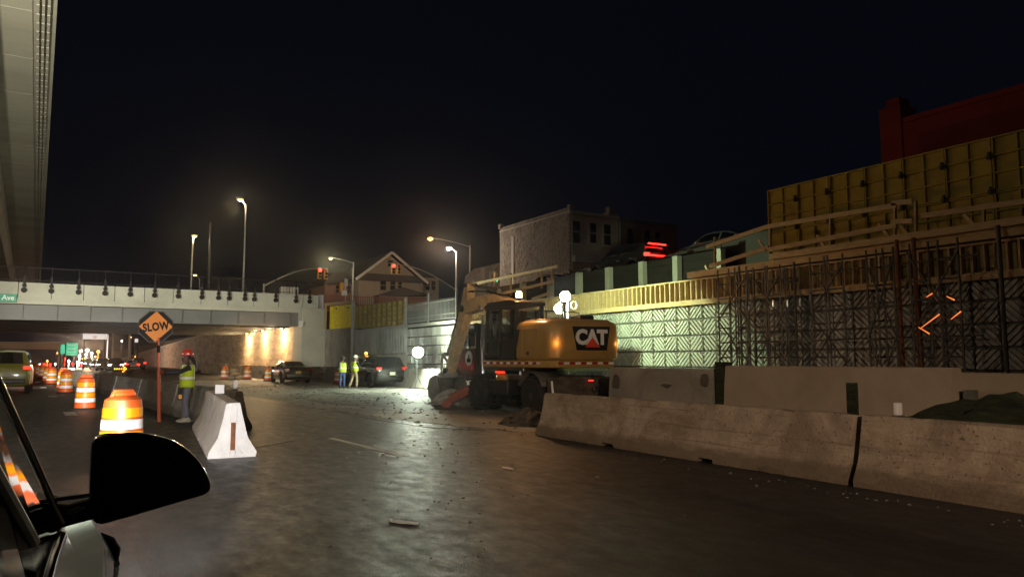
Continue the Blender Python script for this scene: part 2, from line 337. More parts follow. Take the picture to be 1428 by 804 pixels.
def lamp(name, kind, energy, color, loc, parent=None, radius=0.08, aim=None, size=None, blend=0.4):
    d = bpy.data.lights.new(name, kind); d.energy = energy; d.color = color; d.shadow_soft_size = radius
    if kind == 'SPOT': d.spot_size = size or R(90); d.spot_blend = blend
    o = bpy.data.objects.new(name, d); col.objects.link(o); o.location = loc
    if aim is not None: o.rotation_euler = (Vector(aim) - Vector(loc)).to_track_quat('-Z', 'Y').to_euler()
    if parent is not None: o.parent = parent
    return o
def text_mesh(body, size, depth=0.004, xs=1.0, bold=0.0, space=1.0):
    cu = bpy.data.curves.new('lettering', 'FONT'); cu.body = body; cu.size = size; cu.extrude = depth; cu.align_x = 'CENTER'; cu.align_y = 'CENTER'; cu.offset = bold; cu.space_character = space; cu.resolution_u = 3
    t = bpy.data.objects.new('lettering', cu); col.objects.link(t); bpy.context.view_layer.update()
    me = bpy.data.meshes.new_from_object(t.evaluated_get(bpy.context.evaluated_depsgraph_get()))
    bpy.data.objects.remove(t)
    if xs != 1.0:
        for v in me.vertices: v.co.x *= xs
    return me
def lettering(name, body, size, mat, parent, loc, rot, xs=1.0, bold=0.0, depth=0.004, space=1.0):
    me = text_mesh(body, size, depth, xs, bold, space); me.materials.clear(); me.materials.append(MATS[mat])
    o = bpy.data.objects.new(name, me); col.objects.link(o); o.parent = parent; o.location = loc; o.rotation_euler = rot
    return o
def noise1(x, seed=0): return math.sin(x * 12.9898 + seed * 78.233) * 43758.5453 % 1.0
# ================================================================== THE SETTING
def sheet(name, poly, z, mat, kind='structure'):
    m = MB(); m.add([(x, y, z) for x, y in poly], [tuple(range(len(poly)))])
    return tag(m.build(name, mat, sm=None), kind=kind)
road = sheet('road', [(-120, -60), (120, -60), (120, 420), (-120, 420)], 0.0, 'asphalt')
# dusty milled ground of the work area, with a ragged edge along the live lane
edge = [(8.75, -4), (8.72, 13.2), (8.3, 14.6), (7.7, 16.7), (7.25, 19), (7.0, 22.5), (6.95, 28), (6.9, 36), (6.6, 60)]
pl = []
for (a, b), (c, d) in zip(edge, edge[1:]):
    n = max(2, int(math.hypot(c - a, d - b) / 0.35))
    for i in range(n): t = i / n; pl.append((a + (c - a) * t + rnd.uniform(-.16, .16), b + (d - b) * t))
sheet('work_area', pl + [(6.6, 60), (15.6, 60), (17.4, 52), (17.4, -4)], 0.006, 'milled')
# lane dashes
def dash(x, y, l, wd=0.14, ang=0.0):
    m = MB(); d = Vector((math.sin(ang), math.cos(ang), 0)); s_ = Vector((d.y, -d.x, 0)) * wd / 2; a = Vector((x, y, 0.005)); b = a + d * l
    m.add([a - s_, a + s_, b + s_, b - s_], [(0, 1, 2, 3)]); o = m.build('lane_marking', 'lane_paint', road, sm=None); return o
dash(4.74, 11.3, 3.3, 0.13, R(-3)); dash(3.95, 23.6, 3.0, 0.13, R(-3))
for i in range(9): dash(0.2 - 0.05 * i * 12.0, 24.2 + 12 * i, 1.6, 0.3, R(-2.8))
for i in range(1, 3): dash(4.74 + 0.5 * i, 11.3 - 12 * i, 3.2, 0.13, R(-3))
# tar seam and cracks in the live lane
m = MB()
for pts in ([(340, 556), (420, 567), (520, 584), (600, 596), (690, 600)], [(250, 640), (330, 628), (420, 612)]):
    P = [pz(*p) for p in pts]; Q = []
    for a, b in zip(P, P[1:]):
        for i in range(8): q = a.lerp(b, i / 8); Q.append(q + Vector((rnd.uniform(-.03, .03), rnd.uniform(-.03, .03), 0)))
    for a, b in zip(Q, Q[1:]): m.beam((a.x, a.y, 0.004), (b.x, b.y, 0.004), 0.05, 0.006)
o = m.build('tar_seam', 'mach_black', road); tag(o, kind='stuff')
# loose crumbs of concrete and grit on the asphalt
m = MB()
def pebble(x, y, s_, z=0.0):
    h = s_ * rnd.uniform(.25, .6); ps = []
    for k in range(5):
        t = k * 2 * math.pi / 5 + rnd.random(); q = s_ * rnd.uniform(.6, 1.1); ps.append((x + q * math.cos(t), y + q * .8 * math.sin(t), z))
    top = [(a * .55 + x * .45, b * .55 + y * .45, z + h) for a, b, c in ps]
    m.add(ps + top, [tuple(range(5, 10))] + [(i, (i + 1) % 5, 5 + (i + 1) % 5, 5 + i) for i in range(5)])
for i in range(260):
    u_, v_ = rnd.gauss(620, 120), 560 + abs(rnd.gauss(0, 85))
    q = pz(u_, min(v_, 800)); pebble(q.x, q.y, rnd.uniform(.006, .028) * (1.8 if rnd.random() < .06 else 1), 0.004)
for i in range(700): pebble(rnd.uniform(7.2, 15), rnd.uniform(13, 46), rnd.uniform(.02, .07), 0.006)
for i in range(90): y = rnd.uniform(3, 14); pebble(8.0 - abs(rnd.gauss(0, .25)), y, rnd.uniform(.008, .03), 0.002)
tag(m.build('gravel', 'grit', sm=None), 'loose grey grit and concrete crumbs scattered over the lanes', 'gravel', kind='stuff')

# ---- land behind the retaining wall and the upper street
m = MB(); m.ob(18.0, 118, -58, 56.6, -0.5, 3.9); tag(m.build('terrain', 'soil', sm=None), kind='structure')
m = MB(); m.ob(17.2, 118, 57.0, 418, -0.5, 5.3); tag(m.build('terrain', 'soil', sm=None), kind='structure')
us = [(2, 7.6), (12, 6.8), (21, 6.0), (27, 5.62), (33, 4.95), (44, 5.0), (60, 5.35)]
m = MB(); m.loft([[Vector((21.9, y, z)), Vector((33, y, z)), Vector((33, y, 3.0)), Vector((21.9, y, 3.0))] for y, z in us])
tag(m.build('upper_street', 'asphalt', sm=None), kind='structure')

# ---- elevated highway above on the left
VE = lambda y: -0.01 - 0.03 * y           # its right-hand edge, which bears slightly left
VI = lambda y: -1.72 - 0.0385 * y         # where the deck wing meets the box girder
via = thing('elevated_highway', 'elevated highway deck of pale concrete overhead at the left', 'viaduct', (-8, 20, 0))
ZD = 12.0
for i in range(34):
    y0 = -12 + i * 4.2; y1 = y0 + 4.17
    m = MB(); a0, a1 = VE(y0) - 0.62, VE(y1) - 0.62; b0, b1 = VI(y0) + .02, VI(y1) + .02
    m.add([(a0, y0, ZD), (a1, y1, ZD), (b1, y1, ZD - .02), (b0, y0, ZD - .02), (a0, y0, ZD + .3), (a1, y1, ZD + .3), (b1, y1, ZD + .3), (b0, y0, ZD + .3)], [(0, 1, 2, 3), (4, 7, 6, 5), (0, 4, 5, 1), (1, 5, 6, 2), (2, 6, 7, 3), (3, 7, 4, 0)])
    m.build('soffit_panel', 'conc_deck', via, sm=None, world=True)
    # haunch strips with scalloped drip edges beside the deck edge
    m = MB()
    for k, dx in enumerate((0.2, 0.34, 0.48)):
        for j in range(6):
            ya = y0 + j * .7; m.beam((VE(ya) - dx, ya, ZD - .01 - .012 * k), (VE(ya + .62) - dx, ya + .62, ZD - .01 - .012 * k), 0.075, 0.06)
    m.build('drip_strip', 'conc_deck', via, sm=None, world=True)
m = MB(); ys = [-12 + i * 8 for i in range(19)]
m.loft([[Vector((VE(y) - .62, y, ZD + .03)), Vector((VE(y), y, ZD + .05)), Vector((VE(y), y, ZD + 1.3)), Vector((VE(y) - .3, y, ZD + 1.3)), Vector((VE(y) - .62, y, ZD + .35))] for y in ys])
m.build('edge_beam', 'conc_deck', via, sm=None, world=True)
m = MB(); m.loft([[Vector((VI(y), y, ZD - .015)), Vector((VI(y) - .35, y, ZD - 1.5)), Vector((VI(y) - 7.5, y, ZD - 1.5)), Vector((VI(y) - 8, y, ZD + .4)), Vector((VI(y), y, ZD + .35))] for y in ys])
m.build('box_girder', 'conc_deck', via, sm=None, world=True)
VCOL = [-14, 12, 38, 104]
for y in VCOL:
    xc = VI(y) - 4.2; m = MB(); m.ob(xc - .8, xc + .8, y - .8, y + .8, 0, ZD - 2.3); m.ob(xc - 3.2, xc + 3.2, y - .9, y + .9, ZD - 2.3, ZD - 1.5)
    m.build('column', 'conc_grey', via, sm=None, bev=.05, world=True)

# ---- unseen lamps added on the highway columns to light barriers, soffit and bridge face
def added_column_lamp(x, y, z, power, colr, label, mat, aim=None, size=None):
    t = thing('added_column_lamp', label, 'lamp', (x, y, z), 0, 'added lamps on the highway columns')
    m = MB(); m.box((-.25, 0, .1), (.5, .09, .09)); m.box((-.5, 0, .1), (.04, .3, .3)); m.build('bracket', 'steel_dark', t)
    m = MB(); m.lathe([(.05, .32), (.2, .26), (.27, .06), (.25, .05)], 16); m.build('housing', 'galv', t)
    m = MB(); m.ball((0, 0, .02), .13, 12, 8); m.build('bulb', mat, t)
    if aim is None: lamp('added_column_light', 'POINT', power, colr, (0, 0, -.16), t, .14)
    else: lamp('added_column_light', 'SPOT', power, colr, (.1, .1, -.2), t, .14, aim=Vector(aim) - Vector((x, y, z)), size=size, blend=.75)
    return t
SOD, GRN = (1.0, 0.7, 0.46), (1.0, 0.94, 0.74)
for y, p, c, lb, mt, am, sz in ((-14, 7400, SOD, 'added unseen round sodium lamp on the highway column behind the viewer', 'lamp_sodium', (9.2, 8.6, 0), R(29)), (12, 16000, GRN, 'added unseen round pale lamp on the nearest highway column', 'lamp_warm', (-1.5, 34, 12), R(50)), (38, 13000, GRN, 'added unseen round pale lamp on the highway column before the bridge', 'lamp_warm', (4.5, 57, 1.2), R(64))):
    cl_ = added_column_lamp(VI(y) - 4.2 + 1.32, y, 6.4, p, c, lb, mt, am, sz)
    if y == 12: lamp('added_fill_light', 'POINT', 620, (1.0, .76, .5), (.25, 0, -.25), cl_, .14)  # added fill for the barrier faces, in place of passing traffic's headlights

# ---- road bridge across, with parapet panels, girders and abutment
BY, BY2 = 57.0, 84.6
br = thing('road_bridge', 'concrete and steel road bridge crossing the highway lanes', 'bridge', (0, BY, 0))
xs = -34.0; i = 0
while xs < 16.4:
    wd = 1.83; x1 = min(xs + wd - .03, 16.6)
    m = MB(); m.ob(xs, x1, BY, BY + .35, 5.5, 6.52); m.build('parapet_panel', 'conc_bridge', br, sm=None, bev=.012, world=True)
    xs += wd; i += 1
m = MB(); m.ob(-34, 16.6, BY - .04, BY + .5, 5.36, 5.497); m.ob(-34, 16.6, BY - .09, BY + .5, 5.12, 5.355); m.build('ledge', 'conc_bridge', br, sm=None, bev=.012, world=True)
for k in range(7):
    yy = BY + .35 + k * 4.35
    m = MB(); m.ob(-34, 15.58, yy, yy + .04, 4.16, 5.1); m.ob(-34, 15.58, yy - .18, yy + .22, 4.1, 4.16)
    for q in range(26): m.ob(-33 + q * 1.9, -32.98 + q * 1.9, yy - .13, yy - .002, 4.17, 5.1)
    m.build('girder', 'girder' if k == 0 else 'steel_dark', br, sm=None, world=True)
m = MB(); m.ob(-34, 17.4, BY + .1, BY2, 5.0 + .11, 5.34); m.build('deck_slab', 'conc_grey', br, sm=None, world=True)
m = MB(); m.ob(-34, 17.4, BY2 - .3, BY2, 5.36, 6.5); m.build('far_parapet', 'conc_bridge', br, sm=None, world=True)
# abutment face under the deck, cast in panels
for k in range(7):
    for j in range(3):
        y0 = BY + 1.6 + k * 4; z0 = (0, 1.55, 3.0)[j]; z1 = (1.53, 2.98, 5.0)[j]
        m = MB(); m.ob(15.6, 16.5, y0, y0 + 3.97, z0, z1); m.build('abutment_panel', 'conc_brown', br, sm=None, bev=.012, world=True)
m = MB(); m.ob(15.15, 17.05, 56.2, BY + 1.56, 0, 5.45); m.build('abutment_pier', 'conc_bridge', br, sm=None, bev=.03, world=True)
m = MB(); m.tube([(15.5, 58.9, 0), (15.5, 58.9, 4.3)], .07, 8); m.build('drain_pipe', 'steel_dark', br, world=True)
m = MB(); m.box((15.05, 56.1, 4.25), (.28, .2, .42)); m.build('junction_box', 'plastic_white', br, world=True)
m = MB(); m.ob(-11.5, -9.5, BY + 1, BY2 - 1, 0, 4.1); m.build('pier_wall', 'conc_grey', br, sm=None, world=True)
# parapet fence: posts on black round-ended brackets, thin pickets
fn = thing('bridge_fence', 'tall dark mesh fence standing on the bridge parapet', 'fence', (0, BY, 6.5))
bx = [py_(p, 396, BY).x for p in (34, 72, 110, 147, 182, 216, 249, 282, 305, 320, 342, 355, 385, 413, 432)]
pitch = bx[1] - bx[0]; bx = [bx[0] - pitch * (k + 1) for k in range(12)] + bx
for x in bx:
    m = MB(); m.box((x, BY - .09, 6.62), (.13, .12, .55)); m.lathe([(.0001, -.03), (.17, -.03), (.17, .1), (.0001, .1)], 14, (x, BY - .12, 6.02), (0, 1, 0)); m.lathe([(.0001, -.02), (.13, -.02), (.13, .1), (.0001, .1)], 12, (x, BY - .11, 6.32), (0, 1, 0))
    m.tube([(x, BY - .07, 6.4), (x, BY - .07, 7.5), (x, BY + .02, 7.62)], .035, 6); m.build('fence_post', 'sign_black', fn, world=True)
m = MB()
for z in (6.66, 7.5): m.beam((-33, BY - .03, z), (16.4, BY - .03, z), .04, .04)
m.build('fence_rail', 'sign_black', fn, sm=None, world=True)
m = MB(); x = -12.0
while x < 16.4: m.beam((x, BY - .025, 6.55), (x, BY - .025, 7.5), .012, .01); x += .14
tag(m.build('fence_mesh', 'sign_black', fn, sm=None, world=True), kind='stuff')
# street-name sign hung on the parapet
a, b = py_(0, 409, BY - .2), py_(23, 421, BY - .2)
sg = thing('street_name_sign', 'green street name sign on the bridge parapet', 'sign', (b.x, BY - .2, (a.z + b.z) / 2))
m = MB(); m.ob(-3.2, 0, -.02, .02, -.26, .26); m.build('plate', 'sign_green', sg, sm=None, bev=.01)
m = MB(); m.ob(-3.14, -.06, -.028, -.021, -.2, -.185); m.ob(-3.14, -.06, -.028, -.021, .185, .2); m.build('border', 'sign_green', sg, sm=None)
for x in (-2.4, -.6):
    m = MB(); m.ob(x - .04, x + .04, .021, .16, -.2, .2); m.build('bracket', 'galv', sg, sm=None)
lettering('lettering', 'ol Ave', .46, 'letter_white', sg, (-.68, -.03, 0), (R(90), 0, 0), .92, .006)

# ---- wall lamps under the bridge
def sconce(p, k):
    y = p.y; t = thing('wall_lamp', ['leftmost', 'middle', 'rightmost'][k] + ' of three warm wall lamps under the bridge', 'lamp', (15.58, y, p.z), 0, 'lamps under the bridge')
    m = MB(); m.box((-.07, 0, .1), (.12, .3, .22)); m.box((-.2, 0, .24), (.36, .36, .05)); m.build('housing', 'steel_dark', t)
    m = MB(); m.lathe([(.0001, -.09), (.1, -.06), (.13, .03), (.1, .07)], 12, (-.22, 0, .12)); m.build('lens', 'lamp_warm', t)
    lamp('wall_glow', 'POINT', 800, (1.0, .66, .32), (-1.1, 0, -.1), t, .15); lamp('wall_light', 'SPOT', 1100, (1.0, 0.62, 0.25), (-.62, 0, .0), t, .08, aim=(.2, 0, -1.6), size=R(150), blend=.8)
for k, p in enumerate(((345, 467), (367, 463), (393, 460))): sconce(px_(*p, 15.4), k)

# ---- far retaining wall beyond the bridge
m = MB(); y0, y1 = 86.8, 330.0
fw_ = thing('far_wall', 'long tan wall falling away beyond the bridge', 'wall', (17, 86.8, 0))
n = 22
for i in range(n):
    a, b = y0 + (y1 - y0) * (i / n) ** 1.4, y0 + (y1 - y0) * ((i + 1) / n) ** 1.4 - .1
    za, zb = [5.6 - 4.2 * ((q - y0) / (y1 - y0)) for q in (a, b)]
    m = MB(); m.prism([(a, 0), (b, 0), (b, zb), (a, za)], (17, 0, 0), (0, 1, 0), (0, 0, 1), (1, 0, 0), .5); m.build('wall_panel', 'conc_brown', fw_, sm=None, world=True)
    m = MB(); m.prism([(a, za), (b, zb), (b, zb + .18), (a, za + .18)], (16.9, 0, 0), (0, 1, 0), (0, 0, 1), (1, 0, 0), .7); m.build('coping', 'conc_bridge', fw_, sm=None, world=True)

# ---- patterned retaining wall on the right
rw = thing('retaining_wall', 'pale retaining wall of chevron patterned concrete panels behind the excavator', 'wall', (17.7, 25, 0))
ZT = 3.38
m = MB(); m.ob(17.56, 17.95, -6, 50.6, 0, ZT); m.build('wall_core', 'wall_dark', rw, sm=None, world=True)
def clip(poly, nx, ny, c):
    out = []
    for i in range(len(poly)):
        p, q = poly[i], poly[(i + 1) % len(poly)]; dp = nx * p[0] + ny * p[1] - c; dq = nx * q[0] + ny * q[1] - c
        if dp <= 0: out.append(p)
        if (dp < 0 < dq) or (dq < 0 < dp): t = dp / (dp - dq); out.append((p[0] + (q[0] - p[0]) * t, p[1] + (q[1] - p[1]) * t))
    return out
TW, TH = 0.59, 0.52
def tile_mesh(sgn):
    m = MB(); a, b = TW - .085, TH - .07
    m.prism([(0, 0), (a, 0), (a, b), (0, b)], (0, 0, 0), (0, 1, 0), (0, 0, 1), (1, 0, 0), .03)
    rect = [(0, 0), (a, 0), (a, b), (0, b)]; st = .165
    for k in range(-5, 10):
        c0 = k * st; pp = clip(clip(rect, 1, sgn, c0 + st * .55), -1, -sgn, -c0)
        if len(pp) >= 3: m.prism(pp, (-.06, 0, 0), (0, 1, 0), (0, 0, 1), (1, 0, 0), .058)
    o = m.build('panel', 'wall_panel', None, sm=None); me = o.data; bpy.data.objects.remove(o); return me
tm = [tile_mesh(1), tile_mesh(-1)]
ncol = 59
for j in range(5):
    for i in range(ncol):
        y = 6.6 + i * TW
        inst('panel', tm[(i + j) % 2], rw, (17.525 - 17.7, y - 25 + .03, ZT - (j + 1) * TH + .035 + rnd.uniform(-.003, .003)))
# ribbed stretch of the wall towards the bridge
ribw = thing('ribbed_wall', 'pale ribbed retaining wall beneath the dull yellow formwork', 'wall', (17.5, 46, 0))
for k in range(9):
    y = 41.5 + k * 1.02
    for z0, z1 in ((0, 1.9), (1.92, 3.5)):
        m = MB(); m.ob(17.4, 17.55, y, y + 1.0, z0, z1)
        for q in range(4): m.ob(17.35, 17.4, y + .06 + q * .25, y + .16 + q * .25, z0 + .04, z1 - .04)
        m.build('panel', 'wall_panel', ribw, sm=None, world=True)
A_, B_ = Vector((17.05, 56.2, 0)), Vector((17.5, 50.75, 0)); d = (B_ - A_)
for k in range(5):
    a, b = A_ + d * (k / 5), A_ + d * ((k + .97) / 5)
    m = MB(); m.beam((a.x, a.y, 1.92), (b.x, b.y, 1.92), .2, 3.84); m.build('panel', 'conc_grey', ribw, sm=None, world=True)
m = MB(); m.ob(17.28, 17.6, 34.6, 50.7, 3.46, 3.62); m.build('coping', 'conc_bridge', ribw, sm=None, bev=.02, world=True)
m = MB(); m.beam((17.2, 50.6, 0), (17.2, 50.6, 5.6), .16, .2); m.beam((17.4, 51.0, 0), (17.4, 51.0, 5.55), .12, .14); m.build('joint_post', 'galv', ribw, sm=None, world=True)
# ================================================================== FORMWORK, RAILS, SCAFFOLDS
# timber form for the wall's coping: plywood strip held by studs between two lumber rails
cf = thing('coping_formwork', 'long timber form with upright studs along the top of the chevron wall', 'formwork', (17.4, 20, 3.4))
m = MB(); m.ob(17.5, 17.54, 3, 34.4, 3.47, 4.1); m.build('plywood', 'form_ply', cf, sm=None, world=True)
m = MB(); m.ob(17.26, 17.5, 3, 34.4, 3.38, 3.47); m.ob(17.2, 17.255, 3, 34.4, 3.3, 3.44); m.build('bottom_rail', 'lumber', cf, sm=None, world=True)
m = MB(); m.ob(17.32, 17.5, 3, 34.4, 4.1, 4.15); m.build('top_rail', 'lumber', cf, sm=None, world=True)
sm_ = MB(); sm_.ob(-.07, .07, -.022, .022, 0, .628); so_ = sm_.build('stud', 'lumber', None, sm=None); sme = so_.data; bpy.data.objects.remove(so_)
y = 3.2
while y < 34.3:
    inst('stud', sme, cf, (17.42 - 17.4, y - 20, 3.471 - 3.4), (0, R(rnd.uniform(-1, 1)), R(rnd.uniform(-4, 4)))); y += .245 + rnd.uniform(-.012, .012)

def form_panel_mesh(wd, ht, nx, nz, mat, dep=.1, name='form_panel', ply='form_ply'):
    """steel-framed shutter seen from its ribbed back: the back faces -X, width along Y"""
    m = MB(); m.ob(dep, dep + .02, 0, wd, 0, ht); t = .035
    for i in range(nx + 1):
        y = i * (wd - t) / nx; m.ob(0 if i in (0, nx) else .025, dep - .001, y, y + t, 0, ht)
    for j in range(nz + 1):
        z = j * (ht - t) / nz
        for i in range(nx):
            y = i * (wd - t) / nx + t + .001; m.ob(.012, dep - .002, y, y + (wd - t) / nx - t - .002, z, z + t)
    o = m.build(name, mat, None, sm=None); me = o.data; bpy.data.objects.remove(o); return me

# tall yellow formwork wall on the upper level at the right
tf = thing('tall_formwork', 'tall dull yellow formwork wall on the upper level below the maroon building', 'formwork', (20, 10, 4.3))
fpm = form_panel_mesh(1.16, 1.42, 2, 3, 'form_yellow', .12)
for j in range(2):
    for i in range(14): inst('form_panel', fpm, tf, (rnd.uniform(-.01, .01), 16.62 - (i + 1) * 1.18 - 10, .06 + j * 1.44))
clm = MB(); clm.box((-.03, 0, 0), (.06, .16, .12)); clm.box((-.08, 0, .02), (.06, .05, .2)); co_ = clm.build('clamp', 'steel_dark', None); cme = co_.data; bpy.data.objects.remove(co_)
for i in range(14):
    for z in (.55, 1.5, 2.4): inst('clamp', cme, tf, (0, 16.62 - (i + 1) * 1.18 - 10 + rnd.uniform(-.02, .02), z))
m = MB(); m.ob(20.2, 20.5, .5, 16.5, 3.9, 7.0); m.build('concrete_core', 'wall_dark', tf, sm=None, world=True)
# dull yellow gridded formwork above the ribbed wall
gf = thing('grid_formwork', 'dull yellow gridded formwork on the ribbed wall near the bridge', 'formwork', (17.45, 46, 3.62))
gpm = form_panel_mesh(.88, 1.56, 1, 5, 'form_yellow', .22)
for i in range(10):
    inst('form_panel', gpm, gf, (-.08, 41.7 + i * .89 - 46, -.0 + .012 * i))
m = MB(); m.ob(17.35, 17.5, 41.5, 41.66, 3.6, 5.3); m.build('end_post', 'lumber', gf, sm=None, world=True)
# two bright yellow shutters beside the abutment
bf = thing('bright_formwork', 'pair of bright yellow formwork panels beside the bridge abutment', 'formwork', (17.2, 54.3, 3.84))
A2 = py_(459, 458, 55.2); B2 = py_(491, 459, 52.2); dv = Vector((B2.x - A2.x, B2.y - A2.y, 0)); ang = math.atan2(dv.x, -dv.y)
Lp = dv.length / 2
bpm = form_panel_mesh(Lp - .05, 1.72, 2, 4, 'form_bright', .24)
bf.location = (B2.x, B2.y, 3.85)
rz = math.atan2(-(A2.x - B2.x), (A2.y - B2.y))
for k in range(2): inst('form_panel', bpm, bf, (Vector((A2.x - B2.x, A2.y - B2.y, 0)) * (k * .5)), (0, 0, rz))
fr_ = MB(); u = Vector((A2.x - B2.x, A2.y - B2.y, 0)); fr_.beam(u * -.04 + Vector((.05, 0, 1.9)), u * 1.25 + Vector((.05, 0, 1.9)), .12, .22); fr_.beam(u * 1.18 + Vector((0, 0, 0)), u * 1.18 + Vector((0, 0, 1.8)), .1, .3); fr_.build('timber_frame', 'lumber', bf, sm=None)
for k, f_ in enumerate((.18, .68)):
    q = MB(); q.box(u * f_ + Vector((-.03, 0, 1.5)), (.1, .1, .1)); q.build('lifting_eye', 'steel_dark', bf)

# steel picket fence above the wall
sf = thing('picket_fence', 'galvanised picket fence on the wall coping right of the yellow formwork', 'fence', (17.4, 37, 3.62))
for z in (3.74, 4.0, 4.72):
    m = MB(); m.beam((17.4, 34.7, z), (17.4, 41.3, z), .04, .045); m.build('rail', 'galv', sf, sm=None, world=True)
pk = MB(); pk.tube([(0, 0, 0), (0, 0, 1.12)], .018, 6); po = pk.build('picket', 'galv', None); pme = po.data; bpy.data.objects.remove(po)
y = 34.8
while y < 41.2: inst('picket', pme, sf, (0, y - 37, .1)); y += .165
for y in (34.7, 38.2, 41.35):
    m = MB(); m.beam((17.4, y, 3.62), (17.4, y, 5.3), .07, .07); m.build('post', 'galv', sf, sm=None, world=True)

def lumber_rail(name, label, loc, rails, posts, braces=()):
    t = thing(name, label, 'railing', loc, 0, 'lumber guard rails')
    for a, b in rails: m = MB(); m.beam(a, b, .045, .13); m.build('rail', 'lumber', t, sm=None, world=True)
    for a, b in posts: m = MB(); m.beam(a, b, .09, .05); m.build('post', 'lumber', t, sm=None, world=True)
    for a, b in braces: m = MB(); m.beam(a, b, .04, .09); m.build('brace', 'lumber', t, sm=None, world=True)
    return t
X_ = 18.5
q = lambda x, y: px_(x, y, X_)
posts = []
for p, t_, b_ in ((690, 378, 418), (711, 381, 412), (754, 372, 402), (768, 366, 398), (660, 390, 420)): posts.append((q(p, t_) + Vector((.06, 0, 0)), q(p, b_) + Vector((.06, 0, 0))))
lumber_rail('guard_rail', 'pale lumber guard rail above the wall behind the excavator cab', (18.5, 31, 3.9), [(q(655, 397), q(778, 371)), (q(684, 413), q(772, 392)), (q(742, 417), q(770, 407))], posts)
Xr = 18.2; q = lambda x, y: px_(x, y, Xr)
rails = [(q(985, 344), q(1070, 316)), (q(1070, 316), q(1250, 286)), (q(1285, 301), q(1432, 280)), (q(990, 371), q(1072, 345)), (q(1072, 348), q(1250, 314))]
posts = []; braces = []
for p, t_, b_ in ((995, 330, 385), (1072, 314, 350), (1156, 298, 345), (1246, 281, 330), (1275, 280, 330), (1370, 285, 318)):
    a, b = q(p, t_), q(p, b_); posts.append((a + Vector((.07, 0, 0)), b + Vector((.07, 0, 0)))); braces.append((b + Vector((-.02, .1, .0)), b + Vector((.1, .45, .42))))
rails += [(q(1243, 283), q(1272, 281)), (q(1243, 309), q(1272, 308))]
lumber_rail('guard_rail', 'weathered lumber guard rail in front of the tall yellow formwork', (18.2, 12, 4.25), rails, posts, braces)
# platform of planks on beams under that rail
pf = thing('work_platform', 'timber work platform of planks above the scaffolds', 'platform', (18.2, 10, 4.16))
for k in range(7):
    x0 = 17.25 + k * .38; m = MB(); m.ob(x0, x0 + .36, -2, 17.4, 4.2 + rnd.uniform(0, .015), 4.25 + rnd.uniform(0, .015)); m.build('plank', 'lumber', pf, sm=None, world=True)
m = MB(); m.ob(17.12, 17.22, -2, 17.5, 4.17, 4.36); m.build('edge_beam', 'lumber', pf, sm=None, world=True)
m = MB(); m.ob(16.9, 17.1, 4, 14.0, 4.36, 4.52); m.build('upper_beam', 'lumber', pf, sm=None, world=True)

# soldier posts with lagging boards below the upper street
lw = thing('lagging_wall', 'row of pale soldier posts with dark lagging below the upper street', 'wall', (20.6, 25, 3.9))
ysl = [19.2, 21.46, 23.5, 25.75, 28.0, 30.4, 33, 36]
for y in ysl:
    m = MB(); m.ob(20.35, 20.6, y - .14, y + .14, 3.9, 5.62); m.build('soldier_post', 'conc_bridge', lw, sm=None, bev=.01, world=True)
for y0, y1 in zip(ysl, ysl[1:]):
    for j in range(6):
        m = MB(); m.ob(20.68, 20.78, y0 - .08, y1 + .02 - .1, 3.9 + j * .29, 4.18 + j * .29); m.build('lagging_board', 'lagging', lw, sm=None, world=True)
up = thing('upper_parapet', 'long pale concrete parapet along the rising upper street', 'wall', (21.7, 26, 5))
def pz_top(y): return 6.2 - (y - 18.3) * (6.2 - 5.47) / (31.2 - 18.3)
for k in range(11):
    y0, y1 = 12 + k * 2.7, 12 + (k + 1) * 2.7 - .03
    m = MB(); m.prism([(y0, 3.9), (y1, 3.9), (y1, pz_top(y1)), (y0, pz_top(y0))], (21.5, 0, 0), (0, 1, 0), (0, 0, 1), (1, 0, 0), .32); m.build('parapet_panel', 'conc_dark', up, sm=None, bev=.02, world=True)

# scaffold towers: pairs of ladder frames, braced
def scaffold(name, label, y0, y1, xf, h, nb=3, back=True):
    t = thing(name, label, 'scaffold', ((xf + 17.0) / 2, (y0 + y1) / 2, 0), 0, 'scaffolds against the dark wall')
    for X in ((xf, xf + .8) if back else (xf,)):
        for ya in (y0, y1 - .42):
            m = MB(); m.tube([(X, ya, 0), (X, ya, h)], .024, 7); m.tube([(X, ya + .42, 0), (X, ya + .42, h)], .024, 7)
            z = .35
            while z < h - .1: m.tube([(X, ya, z), (X, ya + .42, z)], .022, 6); z += .42
            m.build('ladder_frame', 'steel', t, world=True)
            for zz in (1.7, 3.0):
                for yy in (ya, ya + .42): m = MB(); m.tube([(X, yy, zz), (X, yy, zz + .22)], .034, 8); m.build('coupler', 'chrome' if X > xf and zz > 2 else 'steel', t, world=True)
    for X in (xf - .03,):
        for j in range(nb):
            za = .3 + j * (h - .6) / nb; zb = .3 + (j + 1) * (h - .6) / nb
            for a, b in ((y0, y1), (y1, y0)):
                m = MB(); m.tube([(X, a, za), (X, b, zb)], .022, 6); m.build('brace', 'steel', t, world=True)
    for zz in (.4, h * .5, h - .3):
        m = MB(); m.tube([(xf + .86, y0, zz), (xf + .86, y1, zz)], .02, 6); m.build('ledger', 'steel', t, world=True)
    for X in ((xf, xf + .8) if back else (xf,)):
        for ya in (y0, y0 + .42, y1 - .42, y1):
            m = MB(); m.lathe([(.09, 0), (.09, .015), (.03, .02), (.03, .06)], 8, (X, ya, .006)); m.build('base_plate', 'steel', t, world=True)
    return t
yy = lambda p: px_(p, 450, 16.3).y
scaffold('scaffold_tower', 'braced steel scaffold at the end of the green lit wall', yy(1046), yy(1006), 16.2, 4.15)
scaffold('scaffold_tower', 'steel scaffold just right of the one ending the lit wall', yy(1090), yy(1052), 16.3, 4.1)
